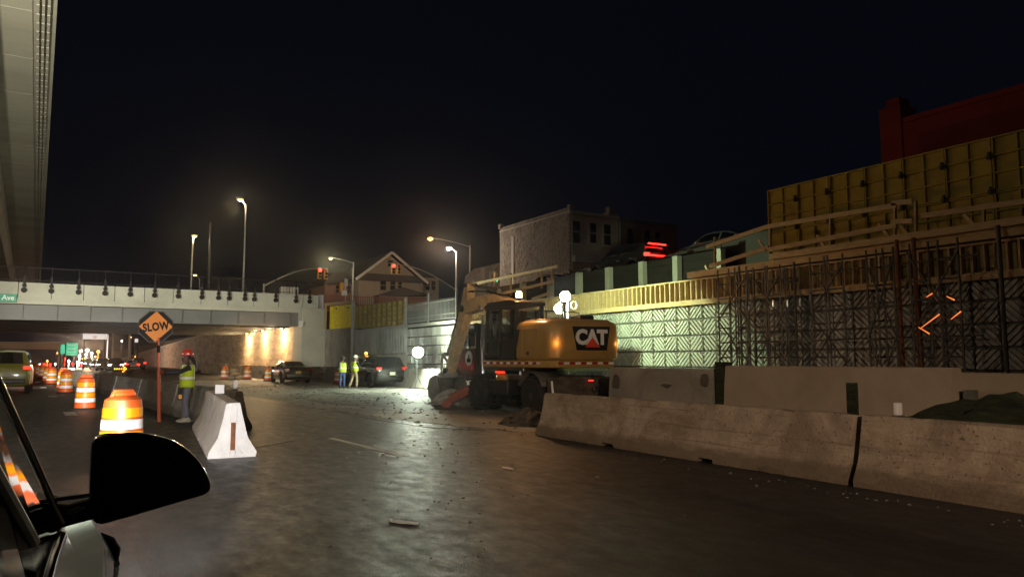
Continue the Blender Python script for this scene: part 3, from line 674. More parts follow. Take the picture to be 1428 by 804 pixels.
scaffold('scaffold_tower', 'steel scaffold in the middle of the dark wall', yy(1182), yy(1136), 16.2, 4.15, 3, False)
scaffold('scaffold_tower', 'dim scaffold right of the middle one', yy(1250), yy(1212), 16.3, 4.15, 2, False)
scaffold('scaffold_tower', 'dim scaffold at the far right with orange glints beside it', yy(1345), yy(1277), 16.2, 4.15, 2, False)
for p, h0 in ((1033, 4.3), (1110, 4.2), (1256, 4.4), (1280, 4.4), (1400, 4.4)):
    t = px_(p, 450, 16.9); m = MB(); m.tube([(16.9, t.y, 0), (16.9, t.y, h0)], .05 if p > 1200 else .035, 8)
    o = m.build('shore_post', 'rust' if p in (1256, 1280) else 'steel', loc=(16.9, t.y, 0)); tag(o, {1033: 'thin steel shore post behind the two left scaffolds', 1110: 'lone steel shore post left of the middle scaffold', 1256: 'rusty shore post at the right edge of the dim scaffold', 1280: 'rusty shore post beside the far right scaffold', 1400: 'lone steel shore post near the right edge of the photo'}[p], 'post', 'shore posts against the wall')
# glowing tubes imitating orange light glinting off the scaffold braces
for (x0, y0, x1, y1), lb in (((1283, 458, 1310, 438), 'longest painted orange glint on the far right scaffold'), ((1281, 456, 1296, 465), 'painted orange glint just under the longest one'), ((1320, 413, 1331, 418), 'upper painted orange glint right of the longest one'), ((1326, 445, 1340, 434), 'painted orange glint furthest right on the scaffold'), ((1292, 414, 1300, 409), 'small faint painted orange glint above the longest one')):
    a, b = px_(x0, y0, 16.1), px_(x1, y1, 16.1); m = MB(); m.tube([a, b], [.008, .015], 6); o = m.build('painted_glint', 'glint_orange', loc=a); tag(o, lb, 'light', 'painted orange glints on the scaffold')

# ================================================================== BUILDINGS
def window(t, o, U, wd, ht, W, frame='trim_white', world=True):
    """sash window: o = lower left corner, U along the wall, W out of the wall"""
    o = Vector(o); U = Vector(U); W = Vector(W); V = Vector((0, 0, 1)); fwd = .11
    f = MB()
    for u0, u1, v0, v1 in ((-fwd, 0, -fwd, ht + fwd), (wd, wd + fwd, -fwd, ht + fwd), (0, wd, ht, ht + fwd * 1.4), (0, wd, -fwd, 0), (0, wd, ht / 2 - .04, ht / 2 + .04)):
        f.prism([(u0, v0), (u1, v0), (u1, v1), (u0, v1)], o, U, V, W, .09)
    f.prism([(-fwd * 1.5, -fwd - .08), (wd + fwd * 1.5, -fwd - .08), (wd + fwd * 1.5, -fwd), (-fwd * 1.5, -fwd)], o, U, V, W, .16)
    fo = f.build('window', frame, t, sm=None, world=True)
    for v0, v1, dd in ((0, ht / 2 - .04, .03), (ht / 2 + .04, ht, .05)):
        g = MB(); g.prism([(.0, v0), (wd, v0), (wd, v1), (0, v1)], o + W * .002, U, V, W, dd)
        g.v = [p - t.location for p in g.v]; g.build('pane', 'window_dark', fo, sm=None)
def wall_box(t, name, mat, x0, x1, y0, y1, z0, z1):
    m = MB(); m.ob(x0, x1, y0, y1, z0, z1); return m.build(name, mat, t, sm=None, world=True)

# brick row house with its side wall towards the road and a plastered front
HX, HY, HZ = 34.0, 47.6, 13.3
bh = thing('brick_row_house', 'brick sided row house with three white framed windows and a chimney', 'house', (HX, HY, 5))
wr_ = py_(862, 305, HY).x
wall_box(bh, 'wall', 'stucco', HX + .02, wr_, HY, HY + 11, 4.5, HZ - .12)
bm_ = wall_box(bh, 'side_wall', 'brick_mortar', HX - .02, HX + .018, HY + .02, HY + 11.2, 4.5, HZ + .35)
# courses of brickwork on the side wall, every course a little uneven
m = MB(); z = 5.0; j = 0
while z < HZ + .3:
    yq = HY + .03 + (0 if j % 2 else .22)
    while yq < HY + 11.1:
        l = .42 if rnd.random() < .9 else .2; dd = rnd.choice((.02, .03, .03, .045, .012)); m.ob(HX - .02 - dd, HX - .021, yq, min(yq + l, HY + 11.18), z, z + .135); yq += l + .035
    z += .165; j += 1
tag(m.build('brickwork', 'brick', bh, sm=None, world=True), kind='stuff')
m = MB(); m.ob(HX - .12, wr_ + .05, HY - .16, HY - .002, HZ - .1, HZ + .12); m.ob(HX - .1, wr_, HY, HY + 11.2, HZ + .0, HZ + .1); m.build('cornice', 'trim_white', bh, sm=None, world=True)
m = MB(); m.ob(HX - .1, HX + .3, HY - .05, HY + .3, HZ + .12, HZ + .6); m.build('parapet_end', 'brick', bh, sm=None, world=True); m = MB(); m.ob(HX - .15, HX + .25, HY + 10.9, HY + 11.3, HZ + .3, HZ + .75); m.build('parapet_end', 'brick', bh, sm=None, world=True)
m = MB(); m.tube([(HX + .12, HY - .08, 5), (HX + .12, HY - .08, HZ - .1)], .06, 8); m.build('downpipe', 'trim_white', bh, world=True)
m = MB(); yv = px_(716, 350, HX).y; m.ob(HX - .12, HX - .068, yv - .22, yv + .22, 5, HZ - .7); m.build('pilaster', 'trim_white', bh, sm=None, world=True)
ch = py_(852, 290, HY + 3); m = MB(); m.ob(ch.x - .55, ch.x + .55, HY + 2.6, HY + 3.5, HZ - .2, HZ + 1.1); m.ob(ch.x - .35, ch.x + .15, HY + 2.8, HY + 3.3, HZ + 1.1, HZ + 1.6); m.build('chimney', 'brick', bh, sm=None, world=True)
for px0, px1, pt, pb in ((797.5, 808, 309, 338), (822, 831, 312, 338.5), (841.5, 851, 314, 341)):
    a = py_(px0, pb, HY); b = py_(px1, pt, HY); window(bh, (a.x, HY - .002, a.z), (1, 0, 0), b.x - a.x, b.z - a.z, (0, -1, 0))
m = MB(); m.ob(HX + .1, wr_, HY - .5, HY - .003, 9.3, 9.75); m.build('belt_course', 'trim_white', bh, sm=None, world=True)
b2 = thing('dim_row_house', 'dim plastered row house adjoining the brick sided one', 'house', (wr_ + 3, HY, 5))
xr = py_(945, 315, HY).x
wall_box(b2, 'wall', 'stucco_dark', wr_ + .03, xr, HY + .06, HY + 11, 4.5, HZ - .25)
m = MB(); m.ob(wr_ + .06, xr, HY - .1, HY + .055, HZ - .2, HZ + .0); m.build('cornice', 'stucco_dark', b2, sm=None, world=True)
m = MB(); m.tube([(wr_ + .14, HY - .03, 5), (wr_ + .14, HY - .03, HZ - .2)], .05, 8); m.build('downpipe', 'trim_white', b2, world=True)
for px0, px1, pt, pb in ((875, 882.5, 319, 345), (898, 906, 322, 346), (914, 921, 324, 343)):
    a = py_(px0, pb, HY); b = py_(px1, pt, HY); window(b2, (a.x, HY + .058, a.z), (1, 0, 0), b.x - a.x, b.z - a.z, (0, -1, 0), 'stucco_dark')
# gabled house beyond the bridge
GY = 98.0
gp = lambda x, y: py_(x, y, GY)
gh = thing('gabled_house', 'tan gabled house with a low side wing beyond the bridge', 'house', (gp(545, 400).x, GY, 5.3))
xl, xr_, ap = gp(500, 400).x, gp(606, 400).x, gp(545, 353)
xm = gp(590, 400).x; ze = gp(500, 388).z
wall_box(gh, 'wall', 'siding', xl, xm, GY, GY + 12, 5, ze)
m = MB(); m.prism([(xl + .1, ze), (xm - .1, ze), (ap.x, ap.z - .35)], (0, GY + .05, 0), (1, 0, 0), (0, 0, 1), (0, 1, 0), 11.9); m.build('gable', 'siding', gh, sm=None, world=True)
for sgn, xe in ((-1, xl - .6), (1, xm + .6)):
    m = MB(); a = Vector((xe, GY - .5, ze - .25)); b = Vector((ap.x, GY - .5, ap.z)); n_ = Vector((0, 0, .22)); L = Vector((0, 13, 0))
    m.add([a, b, b + n_, a + n_, a + L, b + L, b + n_ + L, a + n_ + L], [(0, 1, 2, 3), (4, 7, 6, 5), (0, 4, 5, 1), (3, 2, 6, 7), (0, 3, 7, 4), (1, 5, 6, 2)]); rf = m.build('roof', 'roofing', gh, sm=None, world=True)
    m = MB(); m.beam(a + Vector((0, -.04, .05)), b + Vector((0, -.04, .05)), .06, .36); m.build('barge_board', 'trim_white', gh, sm=None, world=True)
m = MB(); m.prism([(xl - .4, ze - .2), (xm + .4, ze - .2), (xm - .3, ze + .75), (xl + .3, ze + .75)], (0, GY - .55, 0), (1, 0, 0), (0, 0, 1), (0, 1, 0), .5); m.build('pent_roof', 'roofing', gh, sm=None, world=True)
for px0, px1, pt, pb in ((530, 538, 391, 404), (544, 551, 391, 404), (555, 560, 391, 404)):
    a, b = gp(px0, pb), gp(px1, pt); window(gh, (a.x, GY - .002, a.z), (1, 0, 0), b.x - a.x, b.z - a.z, (0, -1, 0), 'siding')
a, b = gp(541, 371), gp(548, 363); window(gh, (a.x, GY + .04, a.z), (1, 0, 0), b.x - a.x, b.z - a.z, (0, -1, 0), 'siding')
m = MB(); pa, pb_, pc = gp(518, 413), gp(553, 404), gp(592, 413); m.prism([(pa.x, pa.z), (pc.x, pc.z), (pb_.x, pb_.z + .2)], (0, GY - 2.4, 0), (1, 0, 0), (0, 0, 1), (0, 1, 0), 2.3); m.build('porch_roof', 'roofing', gh, sm=None, world=True)
m = MB(); m.ob(pa.x + .3, pc.x - .3, GY - 2.2, GY - .1, 5.3, pa.z); m.build('porch', 'siding_red', gh, sm=None, world=True)
xw = gp(615, 400).x
m = MB(); zwt = gp(610, 386).z; m.ob(xm + .02, gp(618, 400).x, GY + 1.5, GY + 11, 5, zwt); m.build('wing', 'siding', gh, sm=None, world=True)
m = MB(); m.ob(xm - .1, gp(620, 400).x, GY + 1.1, GY + 11, zwt, zwt + .35); m.build('wing_roof', 'roofing', gh, sm=None, world=True)
for px0, px1 in ((585, 590), (593, 599), (601.5, 607)):
    a, b = py_(px0, 404, GY + 1.5), py_(px1, 392, GY + 1.5); window(gh, (a.x, GY + 1.498, a.z), (1, 0, 0), b.x - a.x, b.z - a.z, (0, -1, 0), 'siding')
# reddish low house left of it
lh = thing('red_house', 'low dark red house left of the gabled one', 'house', (gp(470, 400).x, GY + 3, 5.3))
wall_box(lh, 'wall', 'siding_red', gp(462, 400).x, gp(499, 400).x, GY + 3, GY + 12, 5, gp(470, 393).z)
m = MB(); a, b = gp(458, 394), gp(503, 394); m.prism([(a.x, a.z), (b.x, b.z), (b.x - 1.2, b.z + 1.7), (a.x + 1.2, a.z + 1.7)], (0, GY + 2.5, 0), (1, 0, 0), (0, 0, 1), (0, 1, 0), 10); m.build('roof', 'roofing', lh, sm=None, world=True)
for k in range(2):
    a, b = py_(468 + k * 16, 408, GY + 3), py_(473 + k * 16, 398, GY + 3); window(lh, (a.x, GY + 2.998, a.z), (1, 0, 0), b.x - a.x, b.z - a.z, (0, -1, 0), 'siding_red')
# maroon building above the tall formwork
MX = 27.0
mb = thing('maroon_building', 'plain dark maroon building with a chimney above the tall yellow formwork', 'building', (MX, 8, 5))
yc = px_(1233, 180, MX).y; zt_ = px_(1428, 119, MX).z
m = MB(); m.ob(MX, MX + 12, -12, yc, 4, zt_); m.build('wall', 'maroon', mb, sm=None, world=True)
cp = px_(1239, 150, MX); m = MB(); m.ob(MX - .1, MX + 1.0, yc - .75, yc + .12, zt_ - 2, cp.z); m.ob(MX + .1, MX + .8, yc - .6, yc - .05, cp.z, cp.z + .35); m.build('chimney', 'maroon', mb, sm=None, bev=.03, world=True)
m = MB(); m.ob(MX - .08, MX - .002, -12, yc - .8, zt_ - .14, zt_ + .06); m.build('coping', 'maroon', mb, sm=None, world=True)
# small chimneyed roof left of the brick house
ah = thing('small_house', 'small pale house end peeking out left of the brick wall', 'house', (38, 66, 5))
a, b = py_(680, 377, 66), py_(699, 366, 66); m = MB(); m.prism([(a.x, 5), (b.x, 5), (b.x, b.z), (a.x + .5, a.z)], (0, 66, 0), (1, 0, 0), (0, 0, 1), (0, 1, 0), 6); m.build('wall', 'stucco_dark', ah, sm=None, world=True)
m = MB(); m.ob(a.x - .1, a.x + .8, 66.5, 67.4, 6, a.z + .35); m.build('chimney', 'stucco_dark', ah, sm=None, world=True)

# ================================================================== STREET LAMPS, SIGNALS, POLES
def street_lamp(head, foot_x, Y, label, mat, power=0, colr=(1, .8, .5), z0=5.3, double=False, r0=.11, bright=1):
    t = thing('street_lamp', label, 'street lamp', (foot_x, Y, z0), 0, 'street lamps')
    h = head - t.location
    m = MB(); m.tube([(0, 0, 0), (0, 0, h.z * .97)], [r0, r0 * .6], 10); m.build('pole', 'galv', t)
    if abs(h.x) > .25:
        m = MB(); n_ = 8; pts = [(h.x * (i / n_), 0, h.z * .95 + (.06 * h.z) * math.sin(i / n_ * math.pi * .5)) for i in range(n_ + 1)]; m.tube(pts, [.06, *[.05] * 6, .045, .04], 8); m.build('arm', 'galv', t); hz = pts[-1][2]
    else: hz = h.z
    m = MB(); m.ball((h.x, 0, hz), .3, 12, 8, (1.2, .6, .38)); m.build('lamp_head', 'galv', t)
    m = MB(); m.ball((h.x, 0, hz - .1), .22 * bright, 12, 8, (1.1, .9, .6)); m.build('bulb', mat, t)
    m = MB(); m.lathe([(.22, 0), (.22, .3), (r0, .5)], 12); m.build('base', 'galv', t)
    if power: lamp('street_light', 'POINT', power, colr, (h.x, 0, hz - .45), t, .15)
    return t
street_lamp(py_(335, 279, 72), py_(339, 400, 72).x, 72, 'tallest street lamp standing on the bridge', 'lamp_warm', 600, (1, .75, .45))
street_lamp(py_(271, 328, 82), py_(266, 400, 82).x, 82, 'street lamp on the bridge left of the tallest one', 'lamp_warm', 500, (1, .8, .5))
street_lamp(py_(272, 384, 110), py_(278, 400, 110).x, 110, 'small far street lamp seen low over the bridge', 'lamp_warm', z0=0)
street_lamp(py_(461, 360, 86), py_(492, 400, 86).x, 86, 'street lamp with a long arm right of the bridge', 'lamp_warm', 1000, (1, .82, .5))
street_lamp(py_(600, 333, 84), py_(655, 400, 84).x, 84, 'orange sodium street lamp above the gabled house', 'lamp_sodium', 550, (1, .5, .2), bright=1.5)
street_lamp(py_(626, 346, 62), py_(636, 400, 62).x, 62, 'white street lamp on a thin pole right of the orange one', 'lamp_white', 800, (1, .86, .68))
m = MB(); a = py_(294, 310, 80); m.tube([(a.x, 80, 5.3), (a.x, 80, a.z)], [.16, .1], 10); o = m.build('utility_pole', 'steel_dark', loc=(a.x, 80, 5.3)); tag(o, 'bare dark pole between the two left street lamps', 'pole')
pt = thing('utility_pole', 'thin dark utility pole with a crossarm left of the brick house', 'pole', (py_(656, 395, 88).x, 88, 5))
h = py_(658, 336, 88).z - 5
m = MB(); m.tube([(0, 0, 0), (.12, 0, h)], [.15, .1], 8); m.build('pole', 'bark', pt)
m = MB(); m.beam((-.5, 0, h * .55), (.7, 0, h * .55), .1, .12); m.build('crossarm', 'bark', pt)

def signal_arm(foot, Y, tip, label, lit='signal_red'):
    t = thing('traffic_signal', label, 'traffic light', (foot.x, Y, 5.3), 0, 'traffic signals')
    zt = tip.z - 5.3; dx = tip.x - foot.x
    m = MB(); m.tube([(0, 0, 0), (0, 0, zt * .72)], [.13, .1], 10); m.build('pole', 'galv', t)
    m = MB(); pts = [(dx * k / 10, 0, zt * .62 + (zt * .38) * math.sin(min(1, k / 10 * 1.05) * math.pi / 2) + .35) for k in range(11)]; m.tube(pts, [.09 - .005 * k for k in range(11)], 8); m.build('mast_arm', 'galv', t)
    m = MB(); m.tube([(0, 0, zt * .7), (dx, 0, zt + .45)], .012, 5); m.build('guy_wire', 'steel', t)
    for off in (-.34, .34):
        m = MB(); m.box((dx + off, 0, zt - .2), (.42, .3, 1.15)); hs = m.build('signal_head', 'signal_yellow', t, sm=None, bev=.03)
        for k, mt in enumerate((lit, 'glass_dark', 'glass_dark')):
            m = MB(); z = zt + .18 - k * .37; m.lathe([(.0001, -.07), (.1, -.06), (.17, .0), (.17, .03)], 14, (dx + off, -.16, z), (0, 1, 0)); m.build('lens', mt if (off < 0 or k) else 'lens_red', hs)
            m = MB(); m.lathe([(.18, -.1), (.19, -.1), (.19, 0), (.18, 0)], 14, (dx + off, -.15, z), (0, 1, 0), False); m.v = [p for p in m.v]; m.build('visor', 'signal_yellow', hs)
    m = MB(); m.box((dx, 0, zt + .42), (1.1, .08, .08)); m.build('bracket', 'galv', t)
    return t
signal_arm(py_(368, 400, 80), 80, py_(450, 379, 80), 'traffic signal with a long arm over the bridge')
signal_arm(py_(637, 400, 80), 80, py_(552, 373, 80), 'traffic signal with a long arm in front of the gabled house')
# green signal far up the side street
t = thing('traffic_signal', 'small green traffic signal above the lumber guard rail', 'traffic light', (py_(691, 400, 62).x, 62, 5), 0, 'traffic signals')
zz = py_(691, 386, 62).z - 5
m = MB(); m.tube([(0, .3, 0), (0, .3, zz + .6)], .07, 8); m.build('pole', 'galv', t)
m = MB(); m.box((0, 0, zz - .1), (.36, .3, 1.0)); hs = m.build('signal_head', 'signal_yellow', t, bev=.03)
m = MB(); m.lathe([(.0001, -.06), (.13, -.03), (.15, .02)], 14, (0, -.16, zz - .35), (0, 1, 0)); m.build('lens', 'lamp_green', hs)
# sign post with panels seen from behind, red fence and white end post by the bridge end
t = thing('sign_post', 'post with several road signs seen from behind beside the bridge end', 'sign', (py_(481, 430, 66).x, 66, 5.3))
b_ = lambda x, y: py_(x, y, 66) - t.location
m = MB(); m.tube([(0, .05, 0), (0, .05, b_(481, 388).z)], .06, 8); m.build('post', 'galv', t)
for (x0, y0, x1, y1), mt, nm in (((480, 389, 485, 399), 'galv', 'sign_plate'), ((474, 394, 479, 406), 'signal_yellow', 'signal_box'), ((476, 405, 484, 412), 'trim_white', 'sign_plate'), ((486, 398, 489, 407), 'steel_dark', 'sign_plate')):
    a, b = b_(x0, y1), b_(x1, y0); m = MB(); m.ob(a.x, b.x, -.04, -.01, a.z, b.z); m.build(nm, mt, t, sm=None, bev=.01)
rf_ = thing('red_fence', 'low reddish site fence behind the bright yellow formwork', 'fence', (25, 62, 5.3))
a, b = py_(448, 412, 62), py_(570, 420, 62)
for z in (5.6, 6.3, 7.0):
    m = MB(); m.beam((a.x, 62, z), (b.x, 62, z), .05, .06); m.build('rail', 'red_fence', rf_, sm=None, world=True)
for k in range(40):
    x = a.x + (b.x - a.x) * k / 39; m = MB(); m.beam((x, 62.05, 5.3), (x, 62.05, 7.05), .06, .03); m.build('picket', 'red_fence', rf_, sm=None, world=True)
m = MB(); m.ob(16.75, 17.1, 57.3, 57.6, 5.34, 6.6); o = m.build('end_post', 'conc_white', bev=.02, loc=(16.9, 57.45, 5.34)); tag(o, 'short white post at the right end of the bridge parapet', 'post')
bx_ = thing('utility_cabinet', 'pale slatted box behind the bridge fence', 'cabinet', (py_(404, 405, 66).x, 66, 5.35))
for k in range(6): m = MB(); m.ob(-.75 + k * .26, -.57 + k * .26, -.05, 0, 1.0, 2.6); m.build('slat', 'trim_white', bx_, sm=None)
m = MB(); m.ob(-.8, .8, .01, .5, 0, 2.55); m.build('body', 'conc_grey', bx_, sm=None)
# ================================================================== BARRIERS
def jersey(name, label, a, b, mat, h=.86, wb=.305, wt=.085, seed=1, group='concrete barriers', chip=.03, slots=2, cat='barrier', step=.11):
    """precast safety-shape barrier from a to b (ground points), with worn arrises and drainage slots"""
    a = Vector((a[0], a[1], 0)); b = Vector((b[0], b[1], 0)); L = (b - a).length; d = (b - a).normalized(); s_ = Vector((d.y, -d.x, 0)); rr = random.Random(seed)
    t = thing(name, label, cat, a.lerp(b, .5), 0, group); c = t.location
    n = int(L / step); rings = []
    sl = [L * (k + 1) / (slots + 1) for k in range(slots)] if slots else []
    st = sorted([L * i / n for i in range(n + 1)] + [q + e for q in sl for e in (-.16, -.13, .13, .16)])
    for q in st:
        lo = .06 if any(abs(q - e) < .15 for e in sl) else 0.0
        end = min(q, L - q) < .12
        j = lambda s=1: rr.gauss(0, .0045) * s
        ck = lambda p=.14: (rr.random() ** 2 * chip if rr.random() < (p * 3.5 if end else p) else 0)
        prof = [(-wb + ck(.2), lo), (-wb + j() + ck(.1), max(.075, lo + .02) + j()), (-wb * .62 + j(), .31 + j()), (-wt - .03 + j(), h * .72), (-wt + j() + ck(), h - .025 - ck()), (-wt + .025 + ck(), h - ck(.2) * .7),
                (wt - .025 - ck(), h - ck(.2) * .7), (wt + j() - ck(), h - .025 - ck()), (wt + .03 + j(), h * .72), (wb * .62 + j(), .31 + j()), (wb + j() - ck(.1), max(.075, lo + .02) + j()), (wb - ck(.2), lo)]
        rings.append([a + d * q + s_ * x + Vector((0, 0, z)) - c for x, z in prof])
    m = MB(); m.loft(rings); m.build('barrier_body', mat, t, sm=28)
    return t
t = jersey('concrete_barrier', 'battered tan barrier nearest the excavator along the live lane', (8.67, 5.9), (8.67, 13.0), 'conc_barrier', seed=3, chip=.05, slots=2)
m = MB(); m.tube([(0.0, 3.35, .84), (.02, 3.42, 1.1)], [.025, .02], 8); m.build('stake', 'plastic_white', t)
jersey('concrete_barrier', 'smooth tan barrier filling the lower right corner', (8.65, -1.2), (8.66, 5.78), 'conc_barrier', seed=5, chip=.02)
m = MB(); m.ob(8.98, 9.06, 6.14, 6.26, 0, 1.24); o = m.build('gap_post', 'tarp_green', sm=None, loc=(9.02, 6.19, 0)); tag(o, 'narrow dark green post showing above the gap between the two tan barriers', 'post')
# white near barrier with its end towards us
wbar = jersey('concrete_barrier', 'white painted barrier with scuffed end facing us beside the flagger', (2.33, 12.52), (2.85, 18.0), 'conc_white', seed=9, wb=.37, wt=.12, chip=.03, slots=1)
c = wbar.location; dv = Vector((2.85 - 2.33, 18 - 12.52, 0)).normalized(); sv = Vector((dv.y, -dv.x, 0)); e = Vector((2.33, 12.52, 0)) - c
m = MB()
m.prism([(-.035, .12), (.035, .12), (.035, .55), (-.035, .55)], e - dv * .012, sv, (0, 0, 1), dv, .03); m.build('key_slot', 'rust', wbar, sm=None)
m = MB(); m.prism([(-.05, .56), (.05, .56), (.05, .84), (-.05, .84)], e - dv * .02, sv, (0, 0, 1), dv, .03); m.build('key_lip', 'conc_white', wbar, sm=None, bev=.01)
m = MB(); m.prism([(-.05, 0.02), (.05, .02), (.05, .11), (-.05, .11)], e - dv * .02, sv, (0, 0, 1), dv, .03); m.build('key_lip', 'conc_white', wbar, sm=None, bev=.01)
# row behind, curving away to the left
pts = [(3.3, 17.2)]
for k in range(10): pts.append((pts[-1][0] - .46 + .0 * k, pts[-1][1] + 6.1))
names = ['grey barrier right behind the white one, next to the flagger', 'second grey barrier of the row beyond the flagger', 'third grey barrier of the row beyond the flagger', 'fourth grey barrier of the row beyond the flagger', 'fifth grey barrier of the row beyond the flagger', 'sixth grey barrier of the row beyond the flagger', 'seventh grey barrier of the row, near the bridge', 'eighth grey barrier of the row, under the bridge', 'ninth grey barrier of the row, deep under the bridge', 'farthest grey barrier of the row beyond the flagger']
for k, (a, b) in enumerate(zip(pts, pts[1:])):
    jersey('concrete_barrier', names[k], a, (b[0] + .015, b[1] - .12), 'conc_row', seed=20 + k, slots=1, step=.16 if k < 3 else .4)
# tall smooth barrier behind the tan ones
tb = jersey('tall_barrier', 'tall smooth tan barrier standing behind the battered one', (11.5, 6.15), (11.5, 10.62), 'conc_smooth', h=1.43, wb=.34, wt=.12, seed=41, chip=.006, slots=0)
tb2 = jersey('tall_barrier', 'tall dirty grey barrier with dark patches right behind the excavator', (11.5, 10.95), (11.5, 14.3), 'conc_grey', h=1.36, wb=.34, wt=.12, seed=42, chip=.02, slots=0)
for (y, z, s1, s2) in ((14.05, 1.0, .3, .5), (11.15, 1.12, .22, .28), (12.3, .98, .3, .1)):
    m = MB(); n = 9; poly = [((s1 / 2) * (1 + .35 * rnd.uniform(-1, 1)) * math.cos(k / n * 6.283), (s2 / 2) * (1 + .35 * rnd.uniform(-1, 1)) * math.sin(k / n * 6.283)) for k in range(n)]
    m.prism(poly, (11.385 - .0 - (1.36 - z) * .02 - .035, y, z), (0, 1, 0), (.04, 0, 1), (1, 0, 0), .03); m.build('mud_splash', 'muddy', tb2, world=True)
jersey('tall_barrier', 'dim tall barrier at the right edge behind the green tarp', (13.2, .5), (13.2, 7.2), 'conc_smooth', h=1.33, wb=.34, wt=.12, seed=43, chip=.006, slots=0)
m = MB(); m.ob(11.38, 11.62, 10.66, 10.9, 0, 1.5); o = m.build('gap_post', 'tarp_green', loc=(11.5, 10.78, 0)); tag(o, 'dark green post in the gap between the tall tan and grey barriers', 'post')
m = MB(); m.ob(11.45, 11.57, 5.9, 6.05, 0, 1.1); o = m.build('gap_post', 'mach_grey', loc=(11.5, 5.97, 0)); tag(o, 'short dark post at the right end of the tall tan barrier', 'post')
# green netting heaped behind the barrier
m = MB(); rings = []
for i in range(30):
    y = 1.2 + i * .165; e = min(1, (29 - i) / 7); hh = .62 + .5 * e ** .6 * (.92 + .1 * math.sin(i * 1.3)); ring = []
    for k in range(11):
        u_ = k / 10; ring.append(Vector((9.05 + 1.35 * u_ + .05 * math.sin(i * .9 + k), y, max(0.006, hh * (math.sin(math.pi * u_) ** .5) + rnd.uniform(-.05, .05) + .05 * math.sin(k * 2.4 + i * .35) if 0 < k < 10 else .006))))
    rings.append(ring)
m.loft(rings, cap=True, closed=True); o = m.build('netting_heap', 'tarp_green', sm=25, loc=(9.7, 3, 0)); tag(o, 'heap of dark green netting behind the smooth tan barrier', 'netting')
# white reflector boxes on barrier tops
def reflector(p, lab, w_=.12, hh=.19, gr='reflectors on the barriers'):
    t = thing('barrier_reflector', lab, 'reflector', p, 0, gr)
    m = MB(); m.ob(-w_ / 2, w_ / 2, -.03, .03, .02, hh); m.build('reflector_face', 'plastic_white', t, sm=None, bev=.012)
    m = MB(); m.ob(-w_ / 2 - .01, w_ / 2 + .01, -.05, .05, 0, .02); m.build('foot', 'mach_grey', t, sm=None)
p = pz(294, 545, .86); reflector((2.62, 15.6, .86), 'square white reflector on top of the white barrier', .17, .2)
reflector((3.28, 17.55, .86), 'small pale marker on the near end of the grey barrier behind the white one', .09, .22)
reflector((8.66, 5.35, .86), 'white reflector on top of the smooth tan barrier', .1, .17)
# low barrier in front of the abutment and ribbed wall
bl = [(13.9, 94), (13.9, 86.5), (13.9, 79), (13.9, 71.5), (13.9, 64), (14.1, 56.6), (15.4, 50.4), (16.35, 44.3), (16.35, 38.2), (16.35, 32.1), (16.35, 26)]
bn = ['sixth', 'fifth', 'fourth', 'third', 'second', 'first', 'dark', 'dark', 'pale', 'pale']
for k, (a, b) in enumerate(zip(bl, bl[1:])):
    lb = {0: 'farthest tan barrier under the bridge wall lamps', 1: 'second farthest tan barrier under the bridge wall lamps', 2: 'tan barrier under the leftmost bridge wall lamp', 3: 'tan barrier under the middle bridge wall lamp', 4: 'tan barrier under the rightmost bridge wall lamp', 5: 'grey barrier in front of the bridge abutment pier', 6: 'dark barrier between the two parked cars', 7: 'grey barrier behind the dark parked car with the yellow beacon', 8: 'pale barrier below the bright work lamp', 9: 'pale barrier hidden partly by the excavator bucket'}[k]
    v = Vector((a[0] - b[0], a[1] - b[1], 0)).normalized() * .06
    jersey('concrete_barrier', lb, (b[0] + v.x, b[1] + v.y), a, 'conc_grey' if k > 5 else 'conc_brown', h=1.07, seed=60 + k, slots=1, step=.5)

# ================================================================== DRUMS
def drum_proto():
    t = thing('traffic_drum', '', 'drum', (0, 0, 0), 0, 'orange and white traffic drums')
    m = MB(); m.lathe([(.37, 0), (.37, .035), (.33, .06), (.29, .07)], 28); m.build('rubber_base', 'rubber', t)
    zs = [.07, .22, .225, .375, .38, .53, .535, .685, .69, .86, .93, .98]; rs = [.29, .283, .276, .272, .265, .262, .254, .25, .243, .235, .225, .15]
    m = MB(); m.lathe(list(zip(rs, zs)) + [(.0001, .985)], 28); m.build('drum_body', 'drum_orange', t)
    for z, r_, mt, nm in ((.235, .2755, 'sheet_white', 'white_band'), (.39, .2645, 'sheet_orange', 'orange_band'), (.545, .2535, 'sheet_white', 'white_band'), (.70, .244, 'sheet_orange', 'orange_band')):
        m = MB(); m.lathe([(r_ + .003, z), (r_ - .001, z + .125)], 28); m.f = m.f[:-2]; m.build(nm, mt, t)
    m = MB(); m.tube([(-.15, 0, .96), (-.12, 0, 1.035), (.12, 0, 1.035), (.15, 0, .96)], .03, 8); m.box((0, 0, .99), (.27, .13, .06)); m.build('handle', 'drum_orange', t)
    return t
dp = drum_proto(); first = True
def drum(x, y, label, s=1.0, rz=0.0):
    global first
    o = dp if first else copy_tree(dp); first = False
    o.location = (x, y, 0); o.rotation_euler = (0, 0, rz); o.scale = (s, s, s); o['label'] = label
d1 = Vector((.72, 12.0, 0))
drum(d1.x, d1.y, 'large orange and white drum half hidden by the side mirror', 1.06, .4)
drum(.55, 26.7, 'second drum of the line, left of the flagger', 1.02, .2)
drum(.02, 40.1, 'third drum of the line, smaller and further left', 1.03, -.3)
for k, (x, y, lb) in enumerate(((-.1, 47, 'fourth drum of the line, partly behind the third'), (-.75, 55, 'fifth drum of the line, before the bridge'), (-1.1, 62, 'sixth drum of the line, under the bridge edge'), (-1.7, 74, 'seventh drum of the line, under the bridge'), (-2.3, 86, 'eighth drum of the line, deep under the bridge'), (-2.9, 98, 'farthest drum of the line beyond the bridge'))): drum(x, y, lb, 1.03, k)
